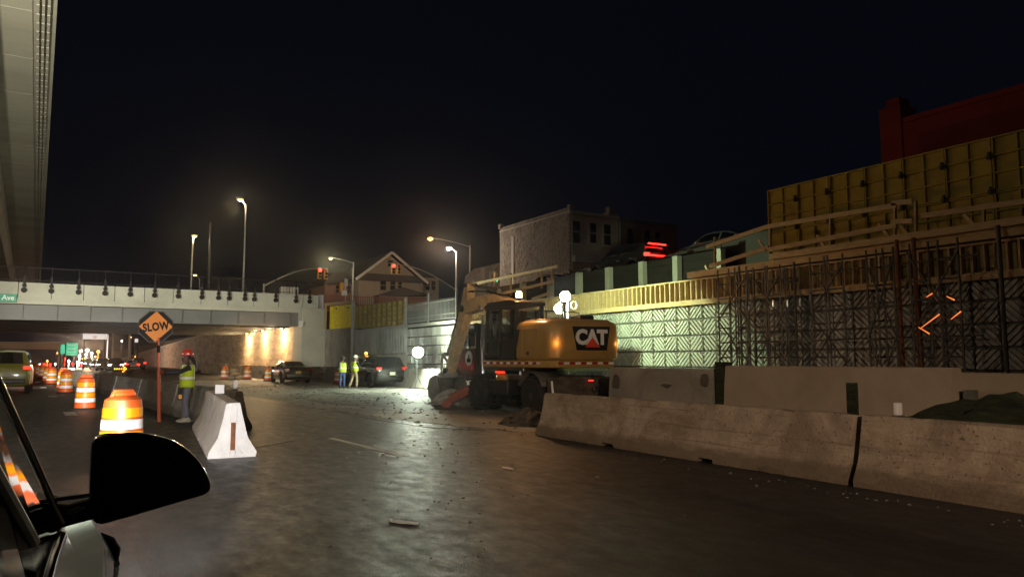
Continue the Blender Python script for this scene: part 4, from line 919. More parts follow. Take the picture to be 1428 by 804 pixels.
for (p, lb) in (((313, 529), 'leftmost drum in front of the lamp lit abutment'), ((345, 529), 'second drum in front of the lamp lit abutment'), ((374, 531), 'drum just left of the dark sedan'), ((472, 535), 'drum between the sedan and the man in the vest')):
    g_ = pz(*p); drum(min(g_.x, 13.0) if p[0] < 400 else g_.x, g_.y, lb, 1.0, .7)
# traffic cones and bags heap near them
t = thing('sandbag_pile', 'tan sandbags piled between the two drums under the bridge', 'sandbags', pz(328, 529))
for k, (dx, dz) in enumerate(((-.3, .16), (.3, .16), (0, .42), (-.1, .68))):
    m = MB(); m.ball((dx, 0, dz), .36, 12, 8, (1, .7, .45)); m.build('sandbag', 'khaki', t)

# ================================================================== SLOW PADDLE
pd = thing('slow_paddle', 'orange diamond SLOW sign on a black octagon and red pole', 'sign', (2.02, 20.2, 0))
m = MB(); m.tube([(0, 0, .03), (-.06, 0, 1.3)], [.045, .042], 10); m.build('lower_pole', 'pole_orange', pd)
m = MB(); m.tube([(-.06, 0, 1.28), (-.1, 0, 2.1)], .022, 8); m.build('upper_pole', 'pole_orange', pd)
m = MB(); m.tube([(-.085, 0, 1.72), (-.09, 0, 1.9)], .04, 8); m.build('collar', 'sign_black', pd)
zc = 2.36; xc = -.17
oc = [(.385 / math.cos(R(22.5)) * math.cos(R(22.5 + 45 * k)), .385 / math.cos(R(22.5)) * math.sin(R(22.5 + 45 * k))) for k in range(8)]
m = MB(); m.prism(oc, (xc, .0, zc), (1, 0, 0), (0, 0, 1), (0, 1, 0), .02); m.build('octagon_plate', 'sign_black', pd, sm=None)
m = MB(); m.prism([(.38, 0), (0, .38), (-.38, 0), (0, -.38)], (xc, -.006, zc), (1, 0, 0), (0, 0, 1), (0, 1, 0), .005); m.build('diamond', 'sign_orange', pd, sm=None)
m = MB()
for k in range(8):
    a, b = oc[k], oc[(k + 1) % 8]; m.beam((xc + a[0] * .97, -.004, zc + a[1] * .97), (xc + b[0] * .97, -.004, zc + b[1] * .97), .008, .018)
m.build('edge_stripe', 'mach_grey', pd, sm=None)
lettering('lettering', 'SLOW', .27, 'sign_black', pd, (xc, -.012, zc - .01), (R(90), R(-8), 0), .74, .012, .003, 1.08)

# ================================================================== PEOPLE
def skin(name, verts, edges, mat, parent, sub=2, root=0):
    """one continuous surface grown round a skeleton of (point, radius)"""
    me = bpy.data.meshes.new(name); me.from_pydata([v[0] for v in verts], edges, []); me.materials.append(MATS[mat])
    o = bpy.data.objects.new(name, me); col.objects.link(o); o.parent = parent
    o.modifiers.new('Skin', 'SKIN')
    if not me.skin_vertices: me.attributes
    for i, v in enumerate(verts):
        r_ = v[1] if isinstance(v[1], tuple) else (v[1], v[1]); me.skin_vertices[0].data[i].radius = r_
        me.skin_vertices[0].data[i].use_root = (i == root)
    s_ = o.modifiers.new('Subsurf', 'SUBSURF'); s_.levels = sub; s_.render_levels = sub
    for p in me.polygons: p.use_smooth = True
    o.modifiers['Skin'].use_smooth_shade = True
    return o
def chain(pts): return pts, [(i, i + 1) for i in range(len(pts) - 1)]
def glove(t, wrist, dirv, grip_axis, mat, open_=False):
    """hand: palm, four bent fingers of unequal length and a thumb off the side of the palm"""
    w_ = Vector(wrist); d = Vector(dirv).normalized(); g = Vector(grip_axis).normalized(); n = d.cross(g).normalized()
    m = MB(); m.loft([[w_ + d * q + g * (sx * hw) + n * (sy * .015) for sx, sy in ((-1, -1), (1, -1), (1, 1), (-1, 1))] for q, hw in ((0, .028), (.03, .038), (.075, .043), (.09, .04))])
    for k, L in enumerate((.07, .08, .075, .06)):
        b = w_ + d * .085 + g * (.032 - k * .0215)
        if open_: pts = [b, b + d * L * .5 + n * .005, b + d * L * .95 + n * .02]
        else: pts = [b, b + d * .03 + n * .012, b + d * .036 + n * .042, b + d * .008 + n * .058, b - d * .012 + n * .045]
        m.tube(pts, [.0105, .01, .0095, .009, .008][:len(pts)], 6)
    b = w_ + d * .03 + g * .036
    m.tube([b, b + d * .025 + g * .022 + n * .018, b + d * .045 + g * .012 + n * .045], [.013, .011, .009], 6)
    return m.build('hand', mat, t, sm=60)
def head(t, c, mat, hair, face=Vector((0, 1, 0))):
    """head turned to +y: skull, jaw, nose, eyes, ears, mouth as one surface"""
    c = Vector(c); m = MB(); rings = []
    prof = [(-.125, .035, .045, .03), (-.11, .052, .06, .03), (-.07, .064, .078, .018), (-.02, .072, .09, .008), (.03, .076, .095, 0), (.075, .068, .085, -.006), (.105, .045, .055, -.01), (.12, .012, .014, -.012)]
    for z, rx, ry, oy in prof:
        rg = []
        for k in range(16):
            a = k / 16 * 2 * math.pi; x = rx * math.sin(a); y_ = ry * math.cos(a) + oy
            if k == 0: y_ += {(-.02): .024, (.03): .008, (-.07): .01, (-.11): .006}.get(z, 0)
            if k in (1, 15) and z == .03: y_ -= .01
            rg.append(c + Vector((x, y_, z)))
        rings.append(rg)
    m.loft(rings); h = m.build('head', mat, t, sm=70)
    for sx in (-1, 1):
        e = MB(); e.ball(c + Vector((sx * .03, .088, .014)), .011, 8, 6); e.build('eye', 'letter_white', h)
        e = MB(); e.ball(c + Vector((sx * .076, -.005, -.01)), .03, 8, 6, (.3, .7, 1)); e.build('ear', mat, h)
    e = MB(); e.ball(c + Vector((0, .094, -.07)), .02, 8, 6, (1.1, .3, .3)); e.build('mouth', 'glove', h)
    e = MB(); e.ball(c + Vector((0, -.018, .035)), .098, 12, 8, (.86, .98, .98)); e.build('hair', hair, h)
    return h
def hard_hat(t, c, mat, retro=True):
    c = Vector(c); m = MB(); m.lathe([(.128, 0), (.13, .03), (.118, .075), (.085, .115), (.04, .132), (.0001, .135)], 20, c)
    for i in range(len(m.v)): p = m.v[i] - c; m.v[i] = c + Vector((p.x * .92, p.y * 1.08, p.z))
    b = MB(); b.lathe([(.135, -.004), (.165, -.012), (.165, -.002), (.135, .008)], 24, c)
    for i in range(len(b.v)): p = b.v[i] - c; b.v[i] = c + Vector((p.x * .9, p.y * 1.12 + .01, p.z))
    o = m.build('hard_hat', mat, t, sm=60); b.build('brim', mat, o, sm=60)
    m = MB(); m.box(c + Vector((0, -.01, .132)), (.035, .2, .02)); m.build('ridge', mat, o, bev=.006)
    if retro:
        for k in range(6):
            a = R(30 + 60 * k); p = c + Vector((.128 * math.sin(a) * .94, .128 * math.cos(a) * 1.08, .03)); m = MB(); m.box(p, (.05, .012, .028), Matrix.Rotation(-a, 3, 'Z')); m.build('reflective_tape', 'retro', o)
def vest(t, z0, z1, wx, wy, oy=0.0):
    def ring(z, s): return [Vector((wx * s * math.sin(a) * (abs(math.sin(a)) ** -.25 if abs(math.sin(a)) > .01 else 1), oy + wy * s * math.cos(a), z)) for a in [k / 20 * 2 * math.pi for k in range(20)]]
    n = 8; rings = []
    for i in range(n + 1):
        u_ = i / n; z = z0 + (z1 - z0) * u_; s = 1.06 - .04 * math.sin(u_ * math.pi) - (.2 * max(0, u_ - .8) / .2); rings.append(ring(z + .012 * math.sin(i * 2.1), s))
    m = MB(); m.loft(rings, cap=False); o = m.build('vest', 'hivis', t, sm=70)
    so = o.modifiers.new('Solidify', 'SOLIDIFY'); so.thickness = .008
    zb = z0 + (z1 - z0) * .36; m = MB(); m.loft([ring(zb, 1.075), ring(zb + .055, 1.07)], cap=False); m.build('reflective_belt', 'retro', o, sm=70)
    for sx in (-1, 1):
        m = MB(); top = z1 - .01
        for sy in (1, -1):
            m.beam((sx * wx * .52, oy + sy * wy * .98, zb + .05), (sx * wx * .5, oy + sy * wy * .8, top), .05, .012, up=(0, 1, 0))
        m.beam((sx * wx * .5, oy + wy * .8, top), (sx * wx * .5, oy - wy * .8, top), .05, .012); m.build('reflective_strap', 'retro', o, sm=None)
    return o
def trousers(t, hipz, kneeL, ankL, kneeR, ankR, mat, hw=.095):
    v = [((0, 0, hipz), (.16, .11)), ((-hw, 0, hipz - .1), .098), (kneeL, .072), (ankL, .062), ((hw, 0, hipz - .1), .098), (kneeR, .072), (ankR, .062), ((0, 0, hipz + .1), (.15, .11))]
    return skin('trousers', v, [(0, 1), (1, 2), (2, 3), (0, 4), (4, 5), (5, 6), (0, 7)], mat, t)
def boot(t, ank, mat, yaw=0):
    a = Vector(ank); rt = Matrix.Rotation(yaw, 3, 'Z'); rings = []
    for y_, hw, hh in ((-.085, .03, .07), (-.07, .042, .115), (.0, .046, .12), (.06, .046, .085), (.13, .05, .062), (.18, .038, .045), (.195, .015, .025)):
        rings.append([a * 1 + rt @ Vector((x * hw, y_, 0)) + Vector((0, 0, -a.z + z)) for x, z in ((-1, .004), (1, .004), (1, hh * .55), (.6, hh), (-.6, hh), (-1, hh * .55))])
    m = MB(); m.loft(rings); m.build('boot', mat, t, sm=60)
def body(t, sk, elbowL, wristL, elbowR, wristR, kneeL, ankL, kneeR, ankR, hipz, shz, hx=.2):
    """the bare figure under the clothes, one continuous skin"""
    v = [((0, 0, hipz), .09), ((0, 0, (hipz + shz) / 2), .09), ((0, 0, shz), .08), ((0, .01, shz + .09), .052), ((0, .015, shz + .2), .055), ((-hx * .8, 0, shz - .03), .045), (elbowL, .035), (wristL, .026), ((hx * .8, 0, shz - .03), .045), (elbowR, .035), (wristR, .026), ((-.09, 0, hipz - .08), .07), (kneeL, .05), (ankL, .035), ((.09, 0, hipz - .08), .07), (kneeR, .05), (ankR, .035)]
    return skin('body', v, [(0, 1), (1, 2), (2, 3), (3, 4), (2, 5), (5, 6), (6, 7), (2, 8), (8, 9), (9, 10), (0, 11), (11, 12), (12, 13), (0, 14), (14, 15), (15, 16)], sk, t)
def jacket(t, elbowL, wristL, elbowR, wristR, hipz, shz, mat, hx=.2, bw=.155):
    v = [((0, 0, hipz - .02), (bw, .115)), ((0, .01, (hipz + shz) / 2), (bw * 1.02, .12)), ((0, 0, shz - .06), (bw, .11)), ((0, 0, shz + .04), .07), ((-hx, 0, shz - .045), .072), (elbowL, .056), (wristL, .045), ((hx, 0, shz - .045), .072), (elbowR, .056), (wristR, .045)]
    return skin('jacket', v, [(0, 1), (1, 2), (2, 3), (2, 4), (4, 5), (5, 6), (2, 7), (7, 8), (8, 9)], mat, t, root=1)

# the flagger: side on, facing left, one arm out to the pole, the other hand resting at the hip
fl = thing('person', 'flagger in a red hard hat and lime vest holding the sign pole', 'person', (2.62, 20.25, 0), R(90))
kL, aL, kR, aR = (-.1, .03, .49), (-.1, -.02, .09), (.1, .02, .49), (.1, .02, .09)
eL, wL, eR, wR = (-.26, .2, 1.24), (-.15, .53, 1.235), (.3, -.12, 1.17), (.2, .06, .98)
body(fl, 'skin', eL, wL, eR, wR, kL, aL, kR, aR, .9, 1.4)
jacket(fl, eL, wL, eR, wR, .94, 1.4, 'jacket', .19, .16)
trousers(fl, .87, kL, aL, kR, aR, 'trousers')
vest(fl, .86, 1.42, .215, .165, .0)
head(fl, (0, .03, 1.6), 'skin', 'hair'); hard_hat(fl, (0, .015, 1.665), 'helmet_red')
m = MB(); m.tube([(0, -.08, 1.6), (.01, -.15, 1.5), (.0, -.18, 1.36)], [.05, .045, .02], 8); m.build('ponytail', 'hair', fl)
boot(fl, aL, 'boot'); boot(fl, aR, 'boot')
glove(fl, (-.14, .55, 1.24), (.5, .85, 0), (0, 0, 1), 'glove'); glove(fl, (.19, .08, .965), (-.3, .5, -.8), (1, 0, 0), 'skin', True)
# lunch bag and tool on the barrier beside the flagger
t = thing('hivis_bundle', 'lime folded jacket lying on the barrier beside the flagger', 'jacket', (2.83, 21.6, .86))
m = MB(); m.ball((0, 0, .1), .22, 14, 8, (.62, 1.1, .5)); m.ball((-.05, -.28, .09), .14, 10, 6, (.7, 1, .6)); m.build('cloth', 'hivis', t, sm=60)
m = MB(); m.box((.0, 0, .19), (.2, .1, .02)); m.build('reflective_tape', 'retro', t)
t = thing('radio', 'black and yellow radio hung on the barrier left of the flagger', 'radio', (2.6, 21.2, .5))
m = MB(); m.ob(-.06, .06, -.03, .03, 0, .3); m.build('case', 'sign_black', t, bev=.01)
m = MB(); m.ob(-.05, .05, -.04, -.031, .03, .14); m.build('yellow_panel', 'sheet_orange', t)
# two workers by the parked car
g1 = pz(477, 541); p1 = thing('person', 'worker with back turned in lime vest and blue jeans', 'person', (g1.x, g1.y, 0), R(-8))
kL, aL, kR, aR = (-.1, .02, .48), (-.11, -.01, .09), (.1, .02, .48), (.11, -.01, .09); eL, wL, eR, wR = (-.26, -.02, 1.1), (-.27, .06, .86), (.26, -.02, 1.1), (.27, .06, .86)
body(p1, 'skin_tan', eL, wL, eR, wR, kL, aL, kR, aR, .88, 1.36); jacket(p1, eL, wL, eR, wR, .92, 1.36, 'jacket'); trousers(p1, .85, kL, aL, kR, aR, 'jeans'); vest(p1, .86, 1.38, .21, .16)
head(p1, (0, .02, 1.55), 'skin_tan', 'hair'); hard_hat(p1, (0, .01, 1.61), 'helmet_dark', False); boot(p1, aL, 'boot_dark'); boot(p1, aR, 'boot_dark'); glove(p1, wL, (0, .2, -1), (0, 1, 0), 'skin_tan', True); glove(p1, wR, (0, .2, -1), (0, 1, 0), 'skin_tan', True)
g2 = pz(494, 541); p2 = thing('person', 'worker in tan trousers and white hard hat leaning towards the dark parked car', 'person', (g2.x, g2.y, 0), R(-70))
kL, aL, kR, aR = (-.1, -.08, .5), (-.12, -.26, .09), (.1, .1, .5), (.1, .06, .09); eL, wL, eR, wR = (-.24, .18, 1.2), (-.18, .42, 1.12), (.26, .12, 1.14), (.2, .4, 1.1)
body(p2, 'skin_tan', eL, wL, eR, wR, kL, aL, kR, aR, .92, 1.43); jacket(p2, eL, wL, eR, wR, .96, 1.43, 'jacket'); trousers(p2, .9, kL, aL, kR, aR, 'khaki', .1); vest(p2, .92, 1.45, .21, .165)
head(p2, (0, .05, 1.62), 'skin_tan', 'hair'); hard_hat(p2, (0, .04, 1.68), 'helmet_white', False); boot(p2, aL, 'boot_dark'); boot(p2, aR, 'boot_dark'); glove(p2, wL, (0, 1, -.1), (1, 0, 0), 'skin_tan', True); glove(p2, wR, (0, 1, -.1), (1, 0, 0), 'skin_tan', True)
# ================================================================== CARS
def lerp_st(st, y):
    for a, b in zip(st, st[1:]):
        if a[0] <= y <= b[0]: t = (y - a[0]) / (b[0] - a[0]); return [p + (q - p) * t for p, q in zip(a, b)]
    return list(st[0] if y < st[0][0] else st[-1])
SEDAN = dict(st=[(-2.4, .74, .42, .74, .80, .66), (-2.33, .86, .3, .88, .95, .7), (-2.15, .9, .24, .98, 1.06, .74), (-1.65, .92, .2, .99, 1.1, .72), (-1.5, .92, .2, .99, 1.12, .7), (-.7, .93, .2, .97, 1.42, .6), (.1, .93, .2, .96, 1.47, .61), (.5, .93, .2, .95, 1.44, .61), (1.25, .93, .2, .95, 1.02, .74), (1.9, .91, .2, .87, .93, .7), (2.25, .85, .22, .76, .8, .62), (2.4, .7, .34, .62, .66, .5)], wheels=(-1.42, 1.45), rw=.33, glass=(-1.45, .78), roof=(-.7, .5), cowl=1.25, trunk=-1.5, pillar=-.45)
SUV = dict(st=[(-2.4, .8, .46, .84, .94, .72), (-2.36, .9, .36, 1.0, 1.08, .76), (-2.28, .94, .3, 1.1, 1.16, .78), (-1.98, .96, .28, 1.1, 1.69, .68), (-1.0, .97, .28, 1.08, 1.76, .7), (.3, .97, .28, 1.06, 1.75, .7), (.45, .97, .28, 1.06, 1.72, .69), (1.15, .96, .28, 1.05, 1.13, .8), (1.95, .93, .3, .98, 1.04, .74), (2.28, .86, .33, .86, .92, .64), (2.4, .74, .42, .7, .75, .52)], wheels=(-1.42, 1.48), rw=.37, glass=(-2.0, .78), roof=(-1.98, .45), cowl=1.15, trunk=-2.28, pillar=-.35)
def half(s):
    y, w_, lo, be, tp, wr = s
    return [(w_ * .8, lo), (w_ * .97, lo + .06), (w_, lo + (be - lo) * .5), (w_ * .985, be - .06), (w_ * .955, be), (wr + .035, be + (tp - be) * .9 - .002), (wr * .86, tp - .003), (0, tp + .02)]
def car_body(spec, mat, parent, dense=.085):
    st = spec['st']; ys = []; y = st[0][0]
    while y < st[-1][0]: ys.append(y); y += dense
    ys = sorted(set(ys + [q[0] for q in st])); rings = []
    for y in ys:
        s = lerp_st(st, y)
        for wy in spec['wheels']:
            r_ = spec['rw'] + .06
            if abs(y - wy) < r_: s[2] = max(s[2], spec['rw'] + math.sqrt(r_ * r_ - (y - wy) ** 2) - .0)
        s[2] = min(s[2], s[3] - .15); h = half(s)
        rings.append([Vector((x, y, z)) for x, z in h] + [Vector((-x, y, z)) for x, z in reversed(h[:-1])])
    m = MB(); m.loft(rings); return m.build('body', mat, parent, sm=42)
def side_glass(spec, parent, y0, y1, sx, name='side_window', mat='glass_dark', t0=.12, t1=.86):
    m = MB(); n = 6; lo = []; hi = []
    for i in range(n + 1):
        y = y0 + (y1 - y0) * i / n; s = lerp_st(spec['st'], y); h = half(s); a, b = h[4], h[5]
        hh = max(0.0, s[4] - s[3] - .16)
        k0 = min(t0, .5); k1 = t1 if hh > .02 else k0
        for L, k in ((lo, k0), (hi, k1)): L.append(Vector((sx * (a[0] + (b[0] - a[0]) * k + .006), y, a[1] + (b[1] - a[1]) * k)))
    m.add(lo + hi, [(i, i + 1, n + 2 + i, n + 1 + i) for i in range(n)])
    o = m.build(name, mat, parent, sm=60); so = o.modifiers.new('Solidify', 'SOLIDIFY'); so.thickness = .004; return o
def slant_glass(spec, parent, ya, yb, name, mat='glass_dark'):
    """windscreen or rear window laid on the slope between two stations"""
    m = MB(); rows = []
    for u_ in (.08, .36, .64, .93):
        y = ya + (yb - ya) * u_; h = half(lerp_st(spec['st'], y)); sg = 1 if yb > ya else -1
        off = Vector((0, -sg * .01, .014)); q = h[6]; rows.append([Vector((x, y, q[1] + (.018 * (1 - abs(x) / q[0])))) + off for x in (-q[0] * .96, -q[0] * .5, 0, q[0] * .5, q[0] * .96)])
    m.loft(rows, cap=False, closed=False); return m.build(name, mat, parent, sm=60)
WH = {}
def wheel(parent, x, y, r_, sx, name='wheel'):
    key = (round(r_, 2), sx)
    if key not in WH:
        m = MB(); m.lathe([(r_ * .6, -.1), (r_ * .9, -.11), (r_, -.08), (r_, .08), (r_ * .9, .11), (r_ * .6, .1)], 24, (0, 0, 0), (1, 0, 0)); a = m.build('tyre', 'rubber', None)
        m = MB(); m.lathe([(r_ * .62, .02), (r_ * .6, .06), (r_ * .15, .05), (.0001, .06)], 20, (0, 0, 0), (sx, 0, 0))
        for k in range(5):
            t = k * 2 * math.pi / 5; m.beam((sx * .075, 0, 0), (sx * .085, r_ * .6 * math.cos(t), r_ * .6 * math.sin(t)), r_ * .16, .03, up=(1, 0, 0))
        b = m.build('rim', 'galv', None); WH[key] = (a.data, b.data); bpy.data.objects.remove(a); bpy.data.objects.remove(b)
    o = inst(name, WH[key][0], parent, (x, y, r_)); inst('rim', WH[key][1], o); return o
def make_car(name, label, spec, mat, loc, rz, group=None, cat='car', tails='lens_red', heads='lens_clear', plate='plate', simple=False, mats_glass='glass_dark'):
    t = thing(name, label, cat, loc, rz, group); st = spec['st']
    car_body(spec, mat, t)
    g0, g1 = spec['glass']; pp = spec['pillar']
    for sx in (-1, 1):
        side_glass(spec, t, g0 + .22, pp - .04, sx, mat=mats_glass); side_glass(spec, t, pp + .04, g1, sx, mat=mats_glass)
        for wy in spec['wheels']: wheel(t, sx * (.93 - .11), wy, spec['rw'], sx)
        s = lerp_st(st, -2.3); z = s[3] - .02
        m = MB(); m.box((sx * (s[1] - .14), -2.335 - .02, z), (.3, .1, .15)); m.build('tail_light', tails, t, bev=.02)
        s = lerp_st(st, 2.2); m = MB(); m.box((sx * (s[1] - .2), 2.27, s[3] - .04), (.34, .12, .13)); m.build('headlight', heads, t, bev=.03)
        if not simple:
            s = lerp_st(st, g1 - .1); m = MB(); m.ball((sx * (s[1] + .1), g1 - .12, s[3] + .06), .12, 10, 8, (.9, .45, .7)); m.build('side_mirror', mat, t)
            for yy_ in (pp, g1 - .02, g0 + .55):
                ss = lerp_st(st, yy_)
            for yy_ in (pp + .25, pp - .7):
                ss = lerp_st(st, yy_); m = MB(); m.box((sx * (ss[1] * .99 + .012), yy_ - .3, ss[3] - .13), (.025, .2, .03)); m.build('door_handle', 'chrome', t)
    r0, r1 = spec['roof']; slant_glass(spec, t, spec['cowl'], r1, 'windscreen', mats_glass); slant_glass(spec, t, spec['trunk'], r0, 'rear_window', mats_glass)
    s = lerp_st(st, -2.38); m = MB(); m.box((0, -2.425, .78 if spec is SUV else .72), (.34, .02, .17)); m.build('number_plate', plate, t)
    m = MB(); m.box((0, -2.4, .5), (1.5, .1, .18)); m.build('bumper', 'mach_black', t, bev=.03)
    if not simple:
        m = MB(); m.box((0, 2.39, .55), (1.1, .06, .2)); m.build('grille', 'mach_black', t, bev=.02)
        m = MB(); m.tube([(.5, -2.3, .3), (.5, -2.44, .3)], .035, 8); m.build('exhaust', 'chrome', t)
    return t
suv = make_car('parked_car', 'dark parked car with a yellow roof beacon beside two workers', SUV, 'car_black', (15.25, 41.1, 0), R(6), 'cars parked in the work area', tails='lamp_red_dim')
for v in (None,):
    m = MB(); m.lathe([(.09, 0), (.09, .03), (.07, .05)], 14, (-.35, .2, 1.775)); bo = m.build('beacon_base', 'mach_black', suv); m = MB(); m.lathe([(.075, .05), (.075, .17), (.05, .2), (.0001, .205)], 14, (-.35, .2, 1.775)); m.build('beacon_lens', 'lamp_amber', bo)
    for sx in (-1, 1): m = MB(); m.tube([(sx * .62, -1.6, 1.79), (sx * .62, .1, 1.82)], .02, 6); m.build('roof_rail', 'chrome', suv)
make_car('parked_car', 'dark maroon sedan with a pale rear parked near the abutment', SEDAN, 'car_maroon', (13.1, 51.2, 0), R(-2), 'cars parked in the work area', tails='lens_red', plate='plate_yellow')
# cars on the upper street, most hidden by its parapet
make_car('street_car', 'grey car with lit red light bars on the upper street', SUV, 'car_grey', (24.2, 28.9, 5.48), R(0), 'cars on the upper street', tails='lamp_red')
t = bpy.data.objects[-1] if False else None
uc = [o for o in col.objects if o.name.startswith('street_car')][-1]
m = MB(); m.box((0, -2.2, 1.62), (1.1, .05, .05)); m.build('brake_light', 'lamp_red', uc); m = MB(); m.box((0, -2.43, 1.02), (1.3, .04, .05)); m.build('light_bar', 'lamp_red', uc)
make_car('street_car', 'silver car behind the red lit one on the upper street', SEDAN, 'car_silver', (24.4, 22.6, 5.62), R(0), 'cars on the upper street', tails='lamp_red_dim')
make_car('street_car', 'white sedan with small red lights low on the upper street', SEDAN, 'car_white', (24.0, 35.4, 4.97), R(0), 'cars on the upper street', tails='lamp_red_dim')

# ---- the car the picture is taken beside: its right flank, pillar, mirror and front wing
OWN = dict(st=[(-2.3, .78, .45, .95, 1.02, .66), (-2.2, .92, .36, 1.16, 1.24, .72), (-1.9, .95, .3, 1.22, 1.66, .74), (-1.2, .96, .28, 1.22, 1.76, .77), (-.3, .96, .28, 1.22, 1.75, .745), (-.12, .945, .28, 1.22, 1.71, .745), (.62, .945, .28, 1.19, 1.22, .8), (.95, 1.0, .29, 1.14, 1.17, .8), (1.3, 1.02, .3, 1.04, 1.08, .78), (1.75, 1.03, .32, .95, .99, .76), (2.05, 1.01, .34, .89, .93, .72), (2.25, .96, .36, .82, .86, .64), (2.4, .78, .44, .7, .74, .5)], wheels=(-1.35, 1.5), rw=.37, glass=(-1.7, .5), roof=(-1.9, -.12), cowl=.62, trunk=-2.2, pillar=-.62)
CX, CY = -.915, 1.32
own = thing('near_car', 'dark car whose side window, mirror and front wing fill the lower left corner', 'car', (CX, CY, 0), R(-2.1))
car_body(OWN, 'car_black', own, .06)
side_glass(OWN, own, -1.65, -.68, 1); side_glass(OWN, own, -.58, .46, 1, t0=.1, t1=.93); side_glass(OWN, own, -1.65, -.68, -1); side_glass(OWN, own, -.58, .46, -1)
slant_glass(OWN, own, .62, -.12, 'windscreen'); slant_glass(OWN, own, -2.2, -1.9, 'rear_window')
for sx in (-1, 1):
    for wy in OWN['wheels']: wheel(own, sx * .85, wy, .37, sx)
# chrome trim along the window line
def strip(y0, y1, t_, off, wd, mat, name, sx=1):
    pts = []
    for i in range(8):
        y = y0 + (y1 - y0) * i / 7; h = half(lerp_st(OWN['st'], y)); a, b = h[4], h[5]; pts.append(Vector((sx * (a[0] + (b[0] - a[0]) * t_ + off), y, a[1] + (b[1] - a[1]) * t_)))
    m = MB(); m.tube(pts, wd, 8); return m.build(name, mat, own, sm=60)
strip(-1.7, .44, .06, .008, .012, 'chrome', 'window_trim')
# A-pillar cover, black
a, b = half(lerp_st(OWN['st'], .6)), half(lerp_st(OWN['st'], -.14))
m = MB(); m.tube([Vector((a[4][0] + .0, .56, a[4][1] + .02)), Vector((b[5][0] + .004, -.16, b[5][1] + .01)), Vector((b[5][0] + .0, -1.4, b[5][1] + .03))], [.007, .007, .007], 8); m.build('pillar', 'car_black', own, sm=60)
# pale divider bar across the side window
m = MB(); m.tube([(-.028 - CX, 1.32 - CY, 1.29), (-.055 - CX, .92 - CY, 1.47), (-.09 - CX, .55 - CY, 1.66)], [.009, .008, .008], 8); m.build('window_divider', 'galv', own)
# right-hand mirror: housing, dark glass facing us, arm
mir = Vector((.158 - CX, 1.9 - CY, 0))
def mring(y, s, dx=0, dz=0):
    out = []
    pr = [(-.112, .086), (-.06, .092), (-.01, .088), (.047, .066), (.092, .024), (.116, -.024), (.108, -.045), (.07, -.055), (0, -.071), (-.06, -.084), (-.102, -.088), (-.116, -.05), (-.118, .03)]
    n_ = len(pr)
    for i in range(n_):          # rounded outline through the corner points
        p0, p1, p2, p3 = [Vector(pr[(i + k) % n_]) for k in (-1, 0, 1, 2)]
        for u_ in (0, .25, .5, .75):
            q = .5 * ((2 * p1) + (p2 - p0) * u_ + (2 * p0 - 5 * p1 + 4 * p2 - p3) * u_ ** 2 + (3 * p1 - p0 - 3 * p2 + p3) * u_ ** 3)
            out.append(Vector((mir.x + q.x * s + dx, y, 1.29 + q.y * s + dz)))
    return out
y0 = mir.y
m = MB(); m.loft([mring(y0 - .012, .97), mring(y0 - .006, 1.03), mring(y0 + .02, 1.06), mring(y0 + .07, .98, -.005), mring(y0 + .12, .72, -.015), mring(y0 + .145, .35, -.02)])
mh = m.build('mirror_housing', 'car_black', own, sm=60)
m = MB(); m.loft([mring(y0 - .0135, .95), mring(y0 - .0125, .95)]); m.build('rim', 'bezel', mh, sm=60)
m = MB(); m.loft([mring(y0 - .016, .89, .001), mring(y0 - .0137, .89, .001)]); m.build('mirror_glass', 'mirror_glass', mh, sm=60)
m = MB(); m.loft([[Vector((mir.x - .09, y0 + dy, 1.21 + z)) for dy, z in ((.0, 0), (.1, 0), (.1, .05), (0, .05))], [Vector((mir.x - .16, y0 + .01 + dy, 1.195 + z)) for dy, z in ((.0, 0), (.1, 0), (.1, .045), (0, .045))], [Vector((mir.x - .235, y0 + .02 + dy, 1.185 + z)) for dy, z in ((-.02, -.01), (.14, -.01), (.14, .07), (-.02, .07))]])
m.build('mirror_arm', 'car_black', own, sm=50, bev=.01)
m = MB(); m.beam((mir.x - .235, y0 + .006, 1.252), (mir.x - .1, y0 - .004, 1.262), .014, .008); m.build('arm_trim', 'chrome', own, sm=None)
# headlight unit wrapping round the front wing
m = MB(); rows = []
for i in range(8):
    y = 1.62 + i * .1; s = lerp_st(OWN['st'], y); w_ = s[1]; zt = s[3]; k = .55 + .45 * min(1, i / 3)
    rows.append([Vector((w_ * .93, y, zt + .012)), Vector((w_ * .985 + .012, y + .01, zt - .05 * k)), Vector((w_ + .018, y + .02, zt - .12 * k)), Vector((w_ + .012, y + .03, zt - .19 * k)), Vector((w_ - .03, y + .03, zt - .22 * k))])
m.loft(rows, cap=False, closed=False); hl = m.build('headlight', 'lens_clear', own, sm=60); so = hl.modifiers.new('Solidify', 'SOLIDIFY'); so.thickness = .012
m = MB(); m.tube([r_[4] + Vector((.035, 0, .0)) for r_ in rows], .014, 8); m.build('headlight_trim', 'chrome', own)
m = MB(); m.tube([r_[0] + Vector((0, 0, .004)) for r_ in rows], .008, 8); m.build('headlight_edge', 'chrome', own)
for sx, pw in ((1, 3200), (-1, 2000)):
    m = MB(); m.lathe([(.06, 0), (.07, .03), (.0001, .06)], 14, (sx * .64, 2.42, .7), (0, 1, 0)); ho = m.build('headlight_bulb', 'lamp_head', own)
    lamp('low_beam', 'SPOT', pw, (1.0, .95, .88), (sx * .64, 2.53, .7), own, .05, aim=(sx * .64 + (2.2 if sx > 0 else .2), 26, .9), size=R(64), blend=.9)
    lamp('far_beam', 'SPOT', 16000, (1.0, .95, .88), (sx * .64, 2.53, .72), own, .05, aim=(sx * .64 + 1.2 - (.64 if sx > 0 else -.64), 40, .9), size=R(9), blend=.6)

